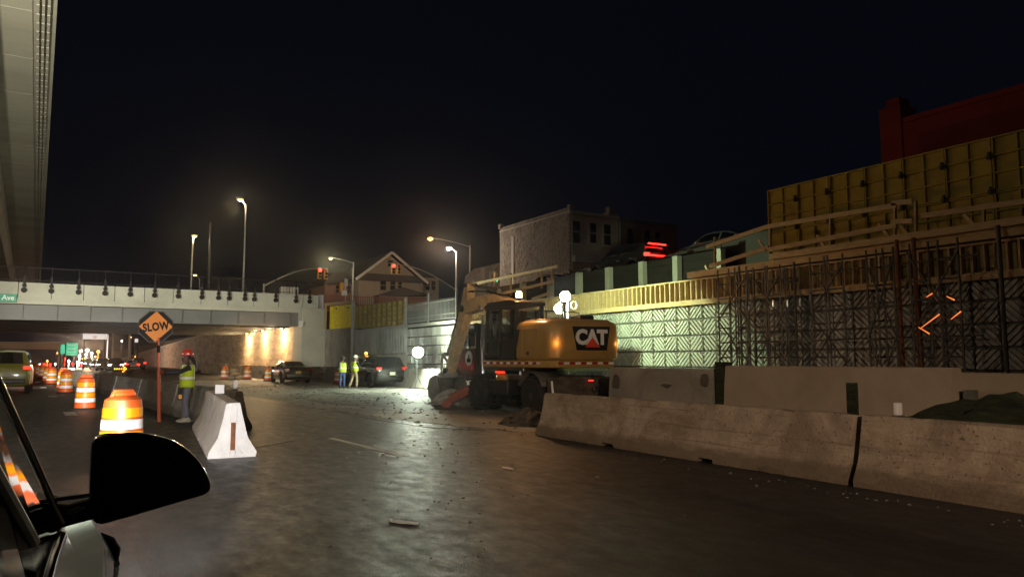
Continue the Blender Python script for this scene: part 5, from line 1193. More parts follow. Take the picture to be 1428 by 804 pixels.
# ================================================================== EXCAVATOR
ex = thing('excavator', 'yellow wheeled excavator with its boom reaching left and bucket on the ground', 'excavator', (12.2, 18.5, 0), 0)
def EXP(name, m, mat, bev=0.0, sm=35, par=None): return m.build(name, mat, par or ex, sm=sm, bev=bev)
m = MB(); m.ob(-.55, .55, -2.1, 2.5, .62, 1.08); m.ob(-.75, .75, -.9, .9, .75, 1.1); EXP('chassis', m, 'mach_grey', .03)
for y in (-1.2, 1.95):
    m = MB(); m.tube([(-.8, y, .53), (.8, y, .53)], .13, 12); m.ball((0, y, .53), .26, 12, 8); EXP('axle', m, 'mach_grey')
def big_wheel(x, y, sx):
    m = MB(); r_ = .54; m.lathe([(.3, -.16), (.46, -.19), (r_ - .04, -.17), (r_ - .015, -.1), (r_ - .015, .1), (r_ - .04, .17), (.46, .19), (.3, .16)], 32, (0, 0, 0), (1, 0, 0))
    for k in range(22):
        a = k * 2 * math.pi / 22
        for s2 in (-1, 1):
            aa = a + (.14 if s2 > 0 else 0); c0 = Vector((s2 * .09, math.cos(aa) * (r_ - .005), math.sin(aa) * (r_ - .005))); m.box(c0, (.17, .055, .045), Matrix.Rotation(aa - math.pi / 2, 3, 'X'))
    o = m.build('wheel', 'rubber', ex, loc=None); o.location = (x, y, .54)
    m = MB(); m.lathe([(.31, .02), (.3, .13), (.26, .1), (.16, .05), (.15, .14), (.08, .17), (.0001, .175)], 24, (0, 0, 0), (sx, 0, 0)); m.build('rim', 'rim', o)
    m = MB()
    for k in range(10): a = k * 2 * math.pi / 10; m.tube([(sx * .06, .21 * math.cos(a), .21 * math.sin(a)), (sx * .1, .21 * math.cos(a), .21 * math.sin(a))], .018, 6)
    m.build('wheel_nuts', 'steel', o)
for y in (-1.2, 1.95):
    for sx in (-1, 1): big_wheel(sx * 1.05, y, sx); 
    for sx in (-1, 1): big_wheel(sx * .66, y, sx)
# mudguards, steps, toolbox between the axles
for y in (-1.2,):
    m = MB(); n = 10; rows = [[Vector((x, y + .68 * math.cos(a), .54 + .68 * math.sin(a))) for x in (-1.26, -.5)] for a in [R(25 + 130 * i / n) for i in range(n + 1)]]; m.loft(rows, cap=False, closed=False); o = EXP('mudguard', m, 'mach_grey'); o.modifiers.new('Solidify', 'SOLIDIFY').thickness = .02
m = MB(); m.ob(-1.2, -.6, .1, 1.2, .5, .95); EXP('toolbox', m, 'mach_black', .03)
m = MB(); m.ball((-1.05, .65, 1.02), .26, 14, 8, (.6, 1.1, .6)); EXP('hydraulic_tank', m, 'cat_yellow')
m = MB(); m.ob(-1.22, -.62, .15, 1.15, .2, .26); m.beam((-1.2, .2, .26), (-1.2, .2, .52), .04, .04); m.beam((-1.2, 1.1, .26), (-1.2, 1.1, .52), .04, .04); EXP('step', m, 'mach_black')
m = MB(); m.box((-1.21, .5, 1.18), (.03, .55, .06)); EXP('side_marker', m, 'lamp_red_dim', .01)
# front dozer blade with slanted red stabiliser leg, rear muddy blade
m = MB(); m.beam((-.7, 2.55, .8), (-1.75, 2.75, .3), .2, .3, ht2=.24); m.beam((-1.6, 2.72, .4), (-1.95, 2.8, .05), .16, .22); EXP('stabiliser_leg', m, 'outrigger', .02)
m = MB(); m.box((-1.98, 2.8, .035), (.4, .34, .06)); EXP('stabiliser_foot', m, 'muddy', .01)
m = MB(); m.beam((.7, 2.55, .8), (1.75, 2.75, .3), .2, .3, ht2=.24); m.box((1.85, 2.8, .2), (.3, .3, .34)); EXP('stabiliser_leg', m, 'outrigger', .02)
m = MB(); m.ob(-.9, .9, 2.35, 2.75, .55, 1.0); EXP('front_bumper', m, 'outrigger', .03)
m = MB(); m.beam((-1.25, 2.6, .86), (-.85, 2.5, .86), .06, .05); EXP('reflective_strip', m, 'retro')
rows = []
for i in range(13):
    x = -1.3 + i * .22; rows.append([Vector((x, -2.35 + .03 * math.sin(i * 2), .3 + .02 * math.sin(i))), Vector((x, -2.62 + .03 * math.sin(i * 1.7), .34)), Vector((x, -2.7 + .03 * math.sin(i * 2.3), .72)), Vector((x, -2.55 + .03 * math.cos(i * 2), 1.06 + .05 * math.sin(i * 1.9))), Vector((x, -2.2, 1.06 + .03 * math.sin(i * 3))), Vector((x, -2.1, .5))])
m = MB(); m.loft(rows); EXP('rear_blade', m, 'muddy', 0, 50)
m = MB(); m.lathe([(.06, 0), (.09, .02), (.09, .08), (.05, .1), (.05, .02)], 14, (-.25, -2.78, .78), (0, -1, 0)); EXP('tow_eye', m, 'steel')
m = MB(); m.box((-.3, -2.72, 1.0), (.16, .03, .04)); EXP('rear_light', m, 'lamp_red_dim')
# slewing ring and upper frame
m = MB(); m.lathe([(.72, 1.08), (.72, 1.2), (.62, 1.22), (.62, 1.34)], 32); EXP('slewing_ring', m, 'mach_black')
m = MB(); m.prism([(-1.22, 1.55), (1.22, 1.55), (1.22, -1.7), (.95, -2.12), (-.95, -2.12), (-1.22, -1.7)], (0, 0, 1.33), (1, 0, 0), (0, 1, 0), (0, 0, 1), .2); EXP('upper_frame', m, 'cat_yellow', .03)
# red and white conspicuity tape along the frame's left edge and tail
k = 0; y = 1.5
while y > -1.65:
    m = MB(); m.box((-1.226, y - .1, 1.45), (.006, .19, .06)); EXP('tape_piece', m, 'retro' if k % 2 else 'lens_red', 0, None); y -= .2; k += 1
for k in range(10):
    m = MB(); m.box((-.85 + k * .19, -2.126, 1.45), (.18, .006, .06)); EXP('tape_piece', m, 'retro' if k % 2 else 'lens_red', 0, None)
# engine housing and counterweight with rounded tail
def rr_ring(z, sh, top=0):
    pts = []; w_, yr, yf, rc = 1.2 - sh, -2.25 + sh, -.42, .42
    for a in range(0, 91, 15): pts.append((-w_ + rc - rc * math.cos(R(a)), yr + rc - rc * math.sin(R(a))))
    for a in range(90, -1, -15): pts.append((w_ - rc + rc * math.cos(R(a)), yr + rc - rc * math.sin(R(a))))
    pts += [(w_, yf), (-w_, yf)]
    return [Vector((x, y, z + top * max(0, (y + 1.3)) * .0)) for x, y in pts]
m = MB(); m.loft([rr_ring(1.535, .05), rr_ring(1.6, .0), rr_ring(2.1, -.01), rr_ring(2.48, .01), rr_ring(2.58, .06), rr_ring(2.63, .16)]); EXP('counterweight', m, 'cat_yellow', 0, 40)
m = MB(); m.ob(-1.0, 1.0, -1.9, -.5, 2.62, 2.67); EXP('hood_cover', m, 'cat_yellow', .02)
m = MB(); m.box((.55, -1.2, 2.74), (.5, .5, .14)); EXP('air_intake', m, 'mach_black', .03)
m = MB(); m.tube([(.1, -.9, 2.66), (.1, -.9, 3.12), (.1, -.99, 3.2)], .055, 12); EXP('exhaust_stack', m, 'chrome')
m = MB(); m.ob(-1.216, -1.2, -.75, -.45, 1.62, 2.4); m.ob(-1.216, -1.2, -1.55, -.8, 1.62, 2.42); EXP('side_door', m, 'cat_yellow', .006)
m = MB(); m.prism([(-.3, 2.4), (-.62, 2.4), (-.48, 1.95), (-.3, 1.8)], (-1.223, 0, 0), (0, 1, 0), (0, 0, 1), (1, 0, 0), .02); EXP('vent_panel', m, 'mach_black')
m = MB(); m.box((-1.218, -1.05, 1.72), (.02, .12, .09)); EXP('door_latch', m, 'mach_black')
# tail lamps in round recesses
for x, yq in ((-1.0, -2.13), (1.02, -2.12)):
    sx = -1 if x < 0 else 1; ax = Vector((sx * .55, -.83, 0)).normalized(); o0 = Vector((x, yq, 1.98))
    m = MB(); m.lathe([(.17, -.02), (.17, .012), (.12, .016), (.115, -.005)], 22, o0, ax); lo = EXP('lamp_recess', m, 'cat_yellow')
    m = MB(); m.lathe([(.095, 0), (.09, .03), (.05, .045), (.0001, .05)], 18, o0, ax); m.build('turn_lamp', 'lamp_amber', lo)
    lamp('turn_light', 'POINT', 2.5, (1, .42, .08), o0 + ax * .16, ex, .07)
# black badge panel, white letters, red triangle
yb = -2.262
m = MB(); m.prism([(-.56, 2.44), (.72, 2.46), (.6, 1.8), (-.42, 1.8)], (0, yb - .012, 0), (1, 0, 0), (0, 0, 1), (0, 1, 0), .02); bp = EXP('badge_panel', m, 'sign_black', .006)
lettering('badge_lettering', 'CAT', .54, 'letter_white', bp, (.07, yb - .016, 2.14), (R(90), 0, 0), 1.02, .028, .004, .96)
m = MB(); m.prism([(-.16, 1.885), (.36, 1.885), (.1, 2.15)], (0, yb - .03, 0), (1, 0, 0), (0, 0, 1), (0, 1, 0), .006); m.build('badge_triangle', 'logo_red', bp, sm=None)
# cab: frame, panes, roof, seat, console
x0, x1, y0, y1, z0, z1 = -1.21, -.22, -.36, 1.5, 1.54, 3.2
m = MB(); T = .09
for (x, y) in ((x0, y0), (x0, .55), (x0, y1 - .12), (x1, y0), (x1, y1 - .12)):
    m.beam((x + (.045 if x < -1 else -.045), y + .05, z0), (x + (.075 if x < -1 else -.045), y + .05 - (.05 if y > 1 else 0), z1 - .06), T, T + .02)
for z in (z0 + .05, 2.12, z1 - .12): m.beam((x0 + .05, y0, z), (x0 + .05, y1 - .05, z), T * .9, .09)
m.beam((x0 + .05, y0 + .05, z0 + .05), (x1, y0 + .05, z0 + .05), .09, .1); m.beam((x0 + .05, y1 - .08, z0 + .06), (x1, y1 - .08, z0 + .06), .09, .1)
EXP('cab_frame', m, 'mach_black', .012)
m = MB(); m.ob(x0 + .02, x0 + .05, y0, .5, z0, 2.1); m.ob(x0 + .04, x1, y0 + .0, y0 + .06, z0, 2.3); EXP('cab_lower_panel', m, 'mach_black', .01)
m = MB(); m.prism([(y0 - .05, z1 - .08), (y0 - .05, z1 + .02), (y0 + .3, z1 + .09), (y1 - .3, z1 + .08), (y1 + .02, z1 - .04), (y1, z1 - .1)], (x0 - .02, 0, 0), (0, 1, 0), (0, 0, 1), (1, 0, 0), 1.05); EXP('cab_roof', m, 'mach_black', .03)
for nm, a in (('cab_window', [(x0 + .06, y0 + .12, 2.18), (x0 + .06, .5, 2.18), (x0 + .09, .5, z1 - .18), (x0 + .09, y0 + .12, z1 - .18)]), ('cab_window', [(x0 + .06, .66, z0 + .12), (x0 + .06, y1 - .18, z0 + .12), (x0 + .09, y1 - .22, z1 - .18), (x0 + .09, .66, z1 - .18)]), ('windscreen', [(x0 + .12, y1 - .05, z0 + .1), (x1 - .08, y1 - .05, z0 + .1), (x1 - .08, y1 - .1, z1 - .14), (x0 + .12, y1 - .1, z1 - .14)]), ('rear_pane', [(x0 + .14, y0 + .03, 2.3), (x1 - .1, y0 + .03, 2.3), (x1 - .1, y0 + .03, z1 - .16), (x0 + .14, y0 + .03, z1 - .16)]), ('side_pane', [(x1 - .02, y0 + .12, 2.0), (x1 - .02, y1 - .2, 2.0), (x1 - .02, y1 - .25, z1 - .18), (x1 - .02, y0 + .12, z1 - .18)])):
    m = MB(); m.add(a, [(0, 1, 2, 3)]); EXP(nm, m, 'cab_glass', 0, None)
m = MB(); m.box((-.7, .25, 1.95), (.5, .5, .18)); m.box((-.7, .02, 2.4), (.48, .14, .8)); m.box((-.7, .03, 2.88), (.28, .1, .2)); EXP('operator_seat', m, 'mach_black', .04)
for sx in (-1, 1): m = MB(); m.box((-.7 + sx * .34, .42, 2.2), (.14, .5, .12)); m.tube([(-.7 + sx * .34, .62, 2.25), (-.7 + sx * .34, .66, 2.5)], .02, 8); EXP('joystick_console', m, 'mach_grey', .01)
m = MB(); m.tube([(-.7, .8, 1.6), (-.7, .95, 2.25)], .05, 8); m.lathe([(.17, 0), (.19, .01), (.19, .03), (.17, .03)], 18, (-.7, .95, 2.26), (0, -.4, 1)); EXP('steering_column', m, 'mach_black')
m = MB(); m.tube([(x0 - .02, y1 - .25, 1.7), (x0 - .1, y1 - .2, 1.8), (x0 - .1, y1 - .25, 2.6), (x0 - .02, y1 - .3, 2.7)], .018, 8); EXP('grab_rail', m, 'chrome')
m = MB(); m.tube([(x0 - .02, y1 - .1, 2.6), (x0 - .22, y1 + .05, 2.62)], .015, 6); m.box((x0 - .26, y1 + .05, 2.5), (.05, .16, .34)); EXP('wing_mirror', m, 'mach_black', .01)
m = MB(); m.box((-.75, y1 - .02, z1 + .05), (.7, .1, .08)); EXP('light_bar', m, 'mach_black', .02)
# amber beacon on the cab roof
bc = Vector((x0 + .2, y0 + .12, z1 + .08))
m = MB(); m.lathe([(.09, 0), (.09, .05), (.07, .07)], 16, bc); EXP('beacon_base', m, 'mach_black')
m = MB(); m.lathe([(.085, .07), (.085, .2), (.06, .24), (.0001, .25)], 16, bc); EXP('beacon', m, 'lamp_beacon')
lamp('beacon_light', 'POINT', 170, (1.0, .5, .2), bc + Vector((0, 0, .42)), ex, .1)
# handrail over the hood
m = MB(); m.tube([(-.1, -.3, 2.63), (-.1, -.3, 3.0), (-.1, -.05, 3.0), (1.1, -.05, 3.0), (1.1, -.3, 2.95), (1.1, -.3, 2.63)], .02, 8); EXP('handrail', m, 'mach_black')
m = MB(); m.ob(.25, 1.2, -.38, 1.4, 1.54, 2.35); EXP('right_housing', m, 'cat_yellow', .05)
# boom: foot, bent main section, nose
def plate_arm(name, pts, hts, wd, mat, x=.02):
    """box-section arm in the machine's middle plane: pts are (y, z), hts the section heights"""
    rings = []
    for i, ((y, z), h_) in enumerate(zip(pts, hts)):
        a = Vector(pts[min(i + 1, len(pts) - 1)]) - Vector(pts[max(i - 1, 0)]); a.normalize(); nn = Vector((-a.y, a.x))
        rings.append([Vector((x + sx * wd / 2, y + nn.x * s * h_ / 2, z + nn.y * s * h_ / 2)) for sx, s in ((-1, -1), (1, -1), (1, 1), (-1, 1))])
    m = MB(); m.loft(rings); return EXP(name, m, mat, .02, 30)
plate_arm('boom', [(.55, 1.75), (1.2, 2.6), (1.9, 3.2), (2.8, 3.44), (3.9, 3.48), (5.0, 3.36)], [.42, .5, .58, .55, .48, .42], .4, 'boom_yellow')
plate_arm('stick', [(4.78, 4.25), (4.96, 3.45), (5.35, 2.7), (5.9, 1.85), (6.3, 1.12)], [.22, .5, .46, .36, .28], .32, 'boom_yellow')
m = MB(); m.tube([(-.3, 4.99, 3.36), (.34, 4.99, 3.36)], .13, 16); m.tube([(-.26, 6.28, 1.14), (.3, 6.28, 1.14)], .1, 14); m.tube([(-.24, 4.78, 4.18), (.28, 4.78, 4.18)], .08, 12); EXP('pivot_pin', m, 'mach_black')
for nm, a, b, fr in (('boom_cylinder', (-.28, 1.5, 1.75), (-.28, 2.5, 3.2), .55), ('boom_cylinder', (.32, 1.5, 1.75), (.32, 2.5, 3.2), .55), ('stick_cylinder', (.02, 2.7, 3.82), (.02, 4.76, 4.18), .62), ('bucket_cylinder', (.02, 5.42, 3.3), (.02, 6.62, 1.75), .6)):
    a, b = Vector(a), Vector(b); c_ = a.lerp(b, fr); m = MB(); m.tube([a, c_], .085, 14); cyo = EXP(nm, m, 'mach_grey')
    m = MB(); m.tube([c_, b], .045, 12); m.build('piston_rod', 'chrome', cyo); m = MB(); m.tube([b - Vector((.12, 0, 0)), b + Vector((.12, 0, 0))], .07, 10); m.build('rod_eye', 'mach_grey', cyo)
# bucket linkage, coupler and bucket
m = MB(); m.beam((-.16, 6.62, 1.75), (-.16, 6.2, 1.5), .05, .12); m.beam((.2, 6.62, 1.75), (.2, 6.2, 1.5), .05, .12); m.beam((-.16, 6.62, 1.75), (-.16, 6.72, 1.05), .05, .12); m.beam((.2, 6.62, 1.75), (.2, 6.72, 1.05), .05, .12); EXP('linkage', m, 'bucket_steel', .01)
m = MB(); m.box((.02, 6.48, 1.0), (.42, .6, .22)); m.tube([(-.28, 6.3, 1.02), (.32, 6.3, 1.02)], .06, 10); m.tube([(-.28, 6.7, 1.0), (.32, 6.7, 1.0)], .06, 10); EXP('quick_coupler', m, 'bucket_steel', .02)
prof = [(6.12, .92), (6.55, .98), (6.95, .85), (7.15, .5), (7.02, .16), (6.65, .02), (6.2, .04), (5.85, .12)]
m = MB()
outer = [[Vector((x, y, z)) for y, z in prof] for x in (-.52, .56)]
n = len(prof); vs = outer[0] + outer[1]; m.add(vs, [(i, i + 1, n + i + 1, n + i) for i in range(n - 1)])
o = EXP('bucket_shell', m, 'bucket_steel', 0, 40); o.modifiers.new('Solidify', 'SOLIDIFY').thickness = .03
for x in (-.53, .55): m = MB(); m.prism(prof, (x, 0, 0), (0, 1, 0), (0, 0, 1), (1, 0, 0), .025); EXP('bucket_side', m, 'bucket_steel', .006)
m = MB(); m.beam((-.555, 6.12, .9), (-.555, 5.84, .12), .03, .12, up=(0, 1, 0)); EXP('bucket_lip', m, 'steel', .005)
for k in range(5):
    m = MB(); x = -.46 + k * .24; m.beam((x, 5.88, .11), (x, 5.66, .13), .09, .08, ht2=.02, wd2=.05); EXP('bucket_tooth', m, 'steel')
# hydraulic hoses along boom and stick
for dx in (-.1, -.03, .06):
    m = MB(); m.tube([(dx, 2.2, 3.62), (dx, 3.4, 3.85), (dx, 4.5, 3.95), (dx, 5.1, 3.9), (dx, 5.45, 3.3), (dx, 5.75, 2.7)], .022, 7); EXP('hose', m, 'rubber')
m = MB(); m.box((-.24, 3.5, 3.3), (.06, .16, .14)); EXP('boom_lamp', m, 'lens_clear')

# rubble the bucket is scooping
def heap(name, label, c, rx, ry, h_, mat, n=26, seed=1):
    rr = random.Random(seed); m = MB(); rings = []
    for i in range(9):
        u_ = i / 8; q = 1 - u_ * .96; rings.append([Vector((c[0] + rx * q * (1 + rr.uniform(-.18, .18)) * math.cos(k / n * 6.283), c[1] + ry * q * (1 + rr.uniform(-.18, .18)) * math.sin(k / n * 6.283), .004 + h_ * (1 - (1 - u_) ** 1.4) * (1 + rr.uniform(-.1, .1)))) for k in range(n)])
    m.loft(rings); o = m.build(name, mat, sm=None, loc=(c[0], c[1], 0)); return tag(o, label, 'rubble')
heap('rubble_heap', 'pale heap of rubble in front of the excavator bucket', (11.7, 23.7), .8, .8, .5, 'dust', seed=4)
heap('rubble_heap', 'low brown heap of broken asphalt beside the rear wheel and barrier end', (9.6, 15.2), .7, 1.0, .38, 'muddy', seed=6)

# ================================================================== DUMP TRUCK behind the boom
tr = thing('dump_truck', 'black truck with a round white door emblem behind the excavator boom', 'truck', (15.0, 25.6, 0), 0)
m = MB(); m.loft([[Vector((sx * w_, y, z)) for sx, z in ((-1, z0_), (1, z0_), (1, z1_), (-1, z1_))] for y, w_, z0_, z1_ in ((-.1, 1.15, .9, 2.9), (.15, 1.2, .8, 2.98), (1.0, 1.2, .8, 2.96), (1.5, 1.18, .8, 2.1), (1.55, 1.1, .8, 1.95), (2.9, 1.0, .8, 1.75), (3.15, .9, .9, 1.5))]); m.build('cab', 'car_black', tr, sm=30, bev=.04)
m = MB(); m.prism([(.25, 2.08), (1.28, 2.08), (1.0, 2.78), (.25, 2.78)], (-1.208, 0, 0), (0, 1, 0), (0, 0, 1), (1, 0, 0), .006); m.build('side_window', 'glass_dark', tr, sm=None)
m = MB(); m.prism([(.15, 1.98), (1.4, 1.98), (1.04, 2.9), (.15, 2.9)], (-1.204, 0, 0), (0, 1, 0), (0, 0, 1), (1, 0, 0), .005); m.build('window_frame', 'chrome', tr, sm=None)
m = MB(); m.add([(-1.05, 1.14, 2.78), (1.05, 1.14, 2.78), (1.08, 1.46, 2.12), (-1.08, 1.46, 2.12)], [(0, 1, 2, 3)]); m.v = [p + Vector((0, .02, .0)) for p in m.v]; m.build('windscreen', 'glass_dark', tr, sm=None)
m = MB(); m.lathe([(.3, 0), (.3, .006), (.0001, .007)], 24, (-1.206, .75, 1.6), (-1, 0, 0)); em = m.build('door_emblem', 'letter_white', tr)
m = MB(); m.prism([(-.16, -.14), (.16, -.14), (.16, 0), (.05, .02), (.05, .16), (-.05, .16), (-.05, .02), (-.16, 0)], (-1.216, .75, 1.58), (0, 1, 0), (0, 0, 1), (1, 0, 0), .003); m.build('emblem_mark', 'sign_black', em, sm=None)
m = MB(); m.tube([(-1.2, 1.3, 2.2), (-1.5, 1.4, 2.25)], .02, 6); m.box((-1.52, 1.4, 2.3), (.08, .2, .6)); m.build('wing_mirror', 'mach_black', tr, bev=.02)
m = MB(); m.tube([(-1.1, -.25, 1.0), (-1.1, -.25, 3.3)], .08, 12); m.build('exhaust_stack', 'chrome', tr)
m = MB(); m.prism([(-.4, 1.15), (-5.2, 1.15), (-5.5, 2.7), (-.4, 2.9)], (-1.2, 0, 0), (0, 1, 0), (0, 0, 1), (1, 0, 0), 2.4); m.build('dump_body', 'mach_grey', tr, sm=None, bev=.03)
m = MB(); m.ob(-.45, .45, -5.0, 2.9, .6, .8); m.build('chassis', 'mach_black', tr, sm=None)
for y in (2.2, -3.2, -4.4):
    for sx in (-1, 1): wheel(tr, sx * 1.0, y, .5, sx)

# ================================================================== WORK LIGHTS
def work_lamp(t, p, aim, r_=.17):
    p = Vector(p); d = (Vector(aim) - p).normalized()
    m = MB(); m.lathe([(.05, -.2), (.12, -.17), (r_ + .02, -.02), (r_ + .02, 0)], 18, p, d); h = m.build('lamp_housing', 'galv', t)
    m = MB(); m.lathe([(r_, .0), (r_ * .9, .035), (r_ * .5, .055), (.0001, .06)], 18, p, d); m.build('lamp_glass', 'lamp_work', h)
    return p + d * .14, d
lt = thing('light_tower', 'light tower with two glaring green white lamps behind the excavator hood', 'work light', (14.4, 20.35, 0))
ca = px_(788, 413, 14.4) - lt.location; cb = px_(780, 430, 14.4) - lt.location
m = MB(); m.tube([(.06, .1, .3), (.06, .1, ca.z + .1)], [.05, .035], 10); m.build('mast', 'galv', lt)
m = MB(); m.beam((ca.x, ca.y + .18, ca.z), (cb.x, cb.y + .18, cb.z), .05, .05); m.lathe([(.12, 0), (.13, .03), (.13, .05), (.12, .05)], 16, (.3, .1, cb.z + .1), (0, -1, 0), False); m.build('lamp_bracket', 'galv', lt)
m = MB(); m.box((.06, .3, .45), (1.0, 1.3, .7)); m.build('generator_box', 'form_bright', lt, bev=.05)
for sx in (-1, 1): wheel(lt, .06 + sx * .62, .3, .3, sx)
camv = Vector((0, 0, CAM_H)) - lt.location
for c_ in (ca, cb):
    p, d = work_lamp(lt, c_, camv)
lamp('tower_light', 'SPOT', 1250, (.74, 1.0, .56), ca + Vector((-.1, -.55, .1)), lt, .15, aim=Vector((17.5, 20.6, 1.0)) - lt.location, size=R(132), blend=.12)
wl = thing('work_lamp', 'glaring work lamp on a stand before the ribbed wall', 'work light', (15.6, 35.6, 0))
c_ = px_(582, 491, 15.6) - wl.location
for k in range(3):
    a = k * 2.094; m = MB(); m.tube([(0, 0, .7), (.45 * math.cos(a), .45 * math.sin(a), .01)], .018, 6); m.build('leg', 'steel_dark', wl)
m = MB(); m.tube([(0, .0, .6), (0, 0, c_.z + .05)], .022, 8); m.build('mast', 'steel_dark', wl)
work_lamp(wl, c_ + Vector((0, -.1, 0)), Vector((0, 0, CAM_H)) - wl.location, .26)
lamp('stand_light', 'POINT', 1400, (.88, 1.0, .76), c_ + Vector((-.2, -.45, .05)), wl, .2)
# ---- plants on the upper street
pl_ = thing('shrub', 'dark scraggy shrub below the brick house windows', 'shrub', (31.5, 42.5, 5.2))
m = MB()
for k in range(420):
    a = rnd.uniform(0, 6.283); q = rnd.random() ** .5; z = rnd.uniform(.6, 3.0) ; x = 2.6 * q * math.cos(a); y = 1.6 * q * math.sin(a); s_ = rnd.uniform(.12, .3)
    v1 = Vector((rnd.uniform(-1, 1), rnd.uniform(-1, 1), rnd.uniform(0, 1))).normalized() * s_; v2 = Vector((rnd.uniform(-1, 1), rnd.uniform(-1, 1), rnd.uniform(-1, 1))).normalized() * s_ * .4; c0 = Vector((x, y, z * (1.05 - .4 * q)))
    m.add([c0 - v1, c0 + v2, c0 + v1, c0 - v2], [(0, 1, 2, 3)])
m.build('foliage', 'leaf', pl_, sm=None)
m = MB()
for k in range(6): a = k * 1.05; m.tube([(0, 0, 0), (.5 * math.cos(a), .4 * math.sin(a), 1.0), (1.4 * math.cos(a), .9 * math.sin(a), 2.0)], [.05, .035, .01], 6)
m.build('stem', 'bark', pl_)

# ================================================================== TRAFFIC AND LIGHTS FAR OFF
proto = {}
def far_car(kind, mat, x, y, rz, label, tails=None, heads=None, grp='cars in the far traffic'):
    t = make_car('traffic_car', label, kind, mat, (x, y, 0), rz, grp, tails=tails or 'lens_red', heads=heads or 'lens_clear', simple=True)
    return t
far_car(SUV, 'car_olive', -2.35, 43.3, 0, 'olive yellow car in the left lane just past the near car pillar', 'lamp_red_dim').scale = (1.0, 1.0, 1.12)
cols = ['car_white', 'car_black', 'car_silver', 'car_grey', 'car_maroon']
spots = [(-2.9, 54), (-3.2, 64), (-3.9, 75), (-6.6, 58), (-6.9, 69), (-7.4, 82), (-4.6, 88), (-5.4, 102), (-6.3, 118), (-7.6, 140), (-9, 97), (-10, 126)]
ordn = ['nearest', 'second', 'third', 'fourth', 'fifth', 'sixth', 'seventh', 'eighth', 'ninth', 'tenth']
for i, (x, y) in enumerate(spots):
    lane = 'middle' if x > -5 or i in (6, 7, 8, 9) else 'left'
    far_car((SEDAN, SUV)[i % 2], cols[i % 5], x, y, R(2.5), f'{ordn[[0,1,2,0,1,2,3,4,5,6,3,4][i]]} braking car queued in the {lane} lane under the bridge', 'lamp_red')
# oncoming cars with white headlights at the right of the barrier row
for i, (px0, Y) in enumerate(((124, 150), (134, 138), (144, 120), (151, 128), (160, 112), (167, 140), (118, 190))):
    q_ = py_(px0, 512, Y); far_car((SEDAN, SUV)[(i + 1) % 2], cols[(i + 2) % 5], q_.x, Y, R(180), f'{ordn[i]} oncoming car with glaring headlights beyond the barrier row, counted from the left' if i else 'oncoming car with headlights, leftmost beyond the barrier row', None, 'lamp_head', 'oncoming cars')
for i, (px0, Y) in enumerate(((183, 118), (192, 128), (176, 150))):
    q_ = py_(px0, 510, Y); far_car((SEDAN, SUV)[i % 2], cols[i], q_.x, Y, 0, ['red lit car left of the flagger sign pole', 'red lit car just right of its twin near the sign pole', 'far red lit car below the orange arrow'][i], 'lamp_red')
# signs beyond the bridge
def board(name, label, p0, p1, Y, mat, legs=True):
    a, b = py_(*p0, Y), py_(*p1, Y); t = thing(name, label, 'sign', ((a.x + b.x) / 2, Y, 0)); w_, h_ = b.x - a.x, a.z - b.z
    m = MB(); m.ob(-w_ / 2, w_ / 2, 0, .08, b.z, a.z); m.build('board', mat, t, sm=None, bev=.03)
    if legs:
        for sx in (-1, 1): m = MB(); m.tube([(sx * w_ * .42, .2, 0), (sx * w_ * .42, .2, a.z)], .1, 8); m.build('leg', 'steel_dark', t)
    return t, w_, h_, (a.z + b.z) / 2
t, w_, h_, zc = board('lit_sign', 'white lit sign with red lettering beyond the bridge', (116, 461), (149, 473), 130, 'sign_lit')
lettering('lettering', 'Westchester', h_ * .42, 'letter_red', t, (0, -.03, zc + h_ * .2), (R(90), 0, 0), 1.15); lettering('lettering', 'SE', h_ * .42, 'letter_red', t, (0, -.03, zc - h_ * .24), (R(90), 0, 0), 1.15)
t, w_, h_, zc = board('green_sign', 'larger green highway sign under the glaring far lamp', (93, 478), (108, 495), 150, 'sign_green_lit')
for k in range(3): m = MB(); m.ob(-w_ * .36, w_ * .3, -.05, -.002, zc + h_ * (.28 - .27 * k), zc + h_ * (.34 - .27 * k)); m.build('lettering_line', 'letter_white', t, sm=None)
board('green_sign', 'narrow green highway sign left of the larger one', (85, 480), (90, 493), 150, 'sign_green_lit')
t, w_, h_, zc = board('small_sign', 'small white square sign left of the octagon', (188, 472), (192.5, 477), 120, 'sign_lit')
# arrow board pointing right
a = py_(160, 516, 105); t = thing('arrow_board', 'lit orange arrow pointing right beside the sign pole', 'sign', (a.x, 105, 0))
z = py_(165, 514, 105).z; m = MB(); m.ob(-.3, 1.7, .05, .12, z - .5, z + .5); m.build('panel', 'sign_black', t, sm=None)
for k in range(5): m = MB(); m.lathe([(.07, 0), (.0001, -.03)], 8, (k * .25, .03, z), (0, 1, 0)); m.build('bulb', 'lamp_amber', t)
for k in range(3):
    for s_ in (-1, 1): m = MB(); m.lathe([(.07, 0), (.0001, -.03)], 8, (1.25 - k * .17, .03, z + s_ * k * .17), (0, 1, 0)); m.build('bulb', 'lamp_amber', t)
m = MB(); m.ob(.4, 1.0, .1, .3, 0, z - .5); m.build('stand', 'steel_dark', t, sm=None)
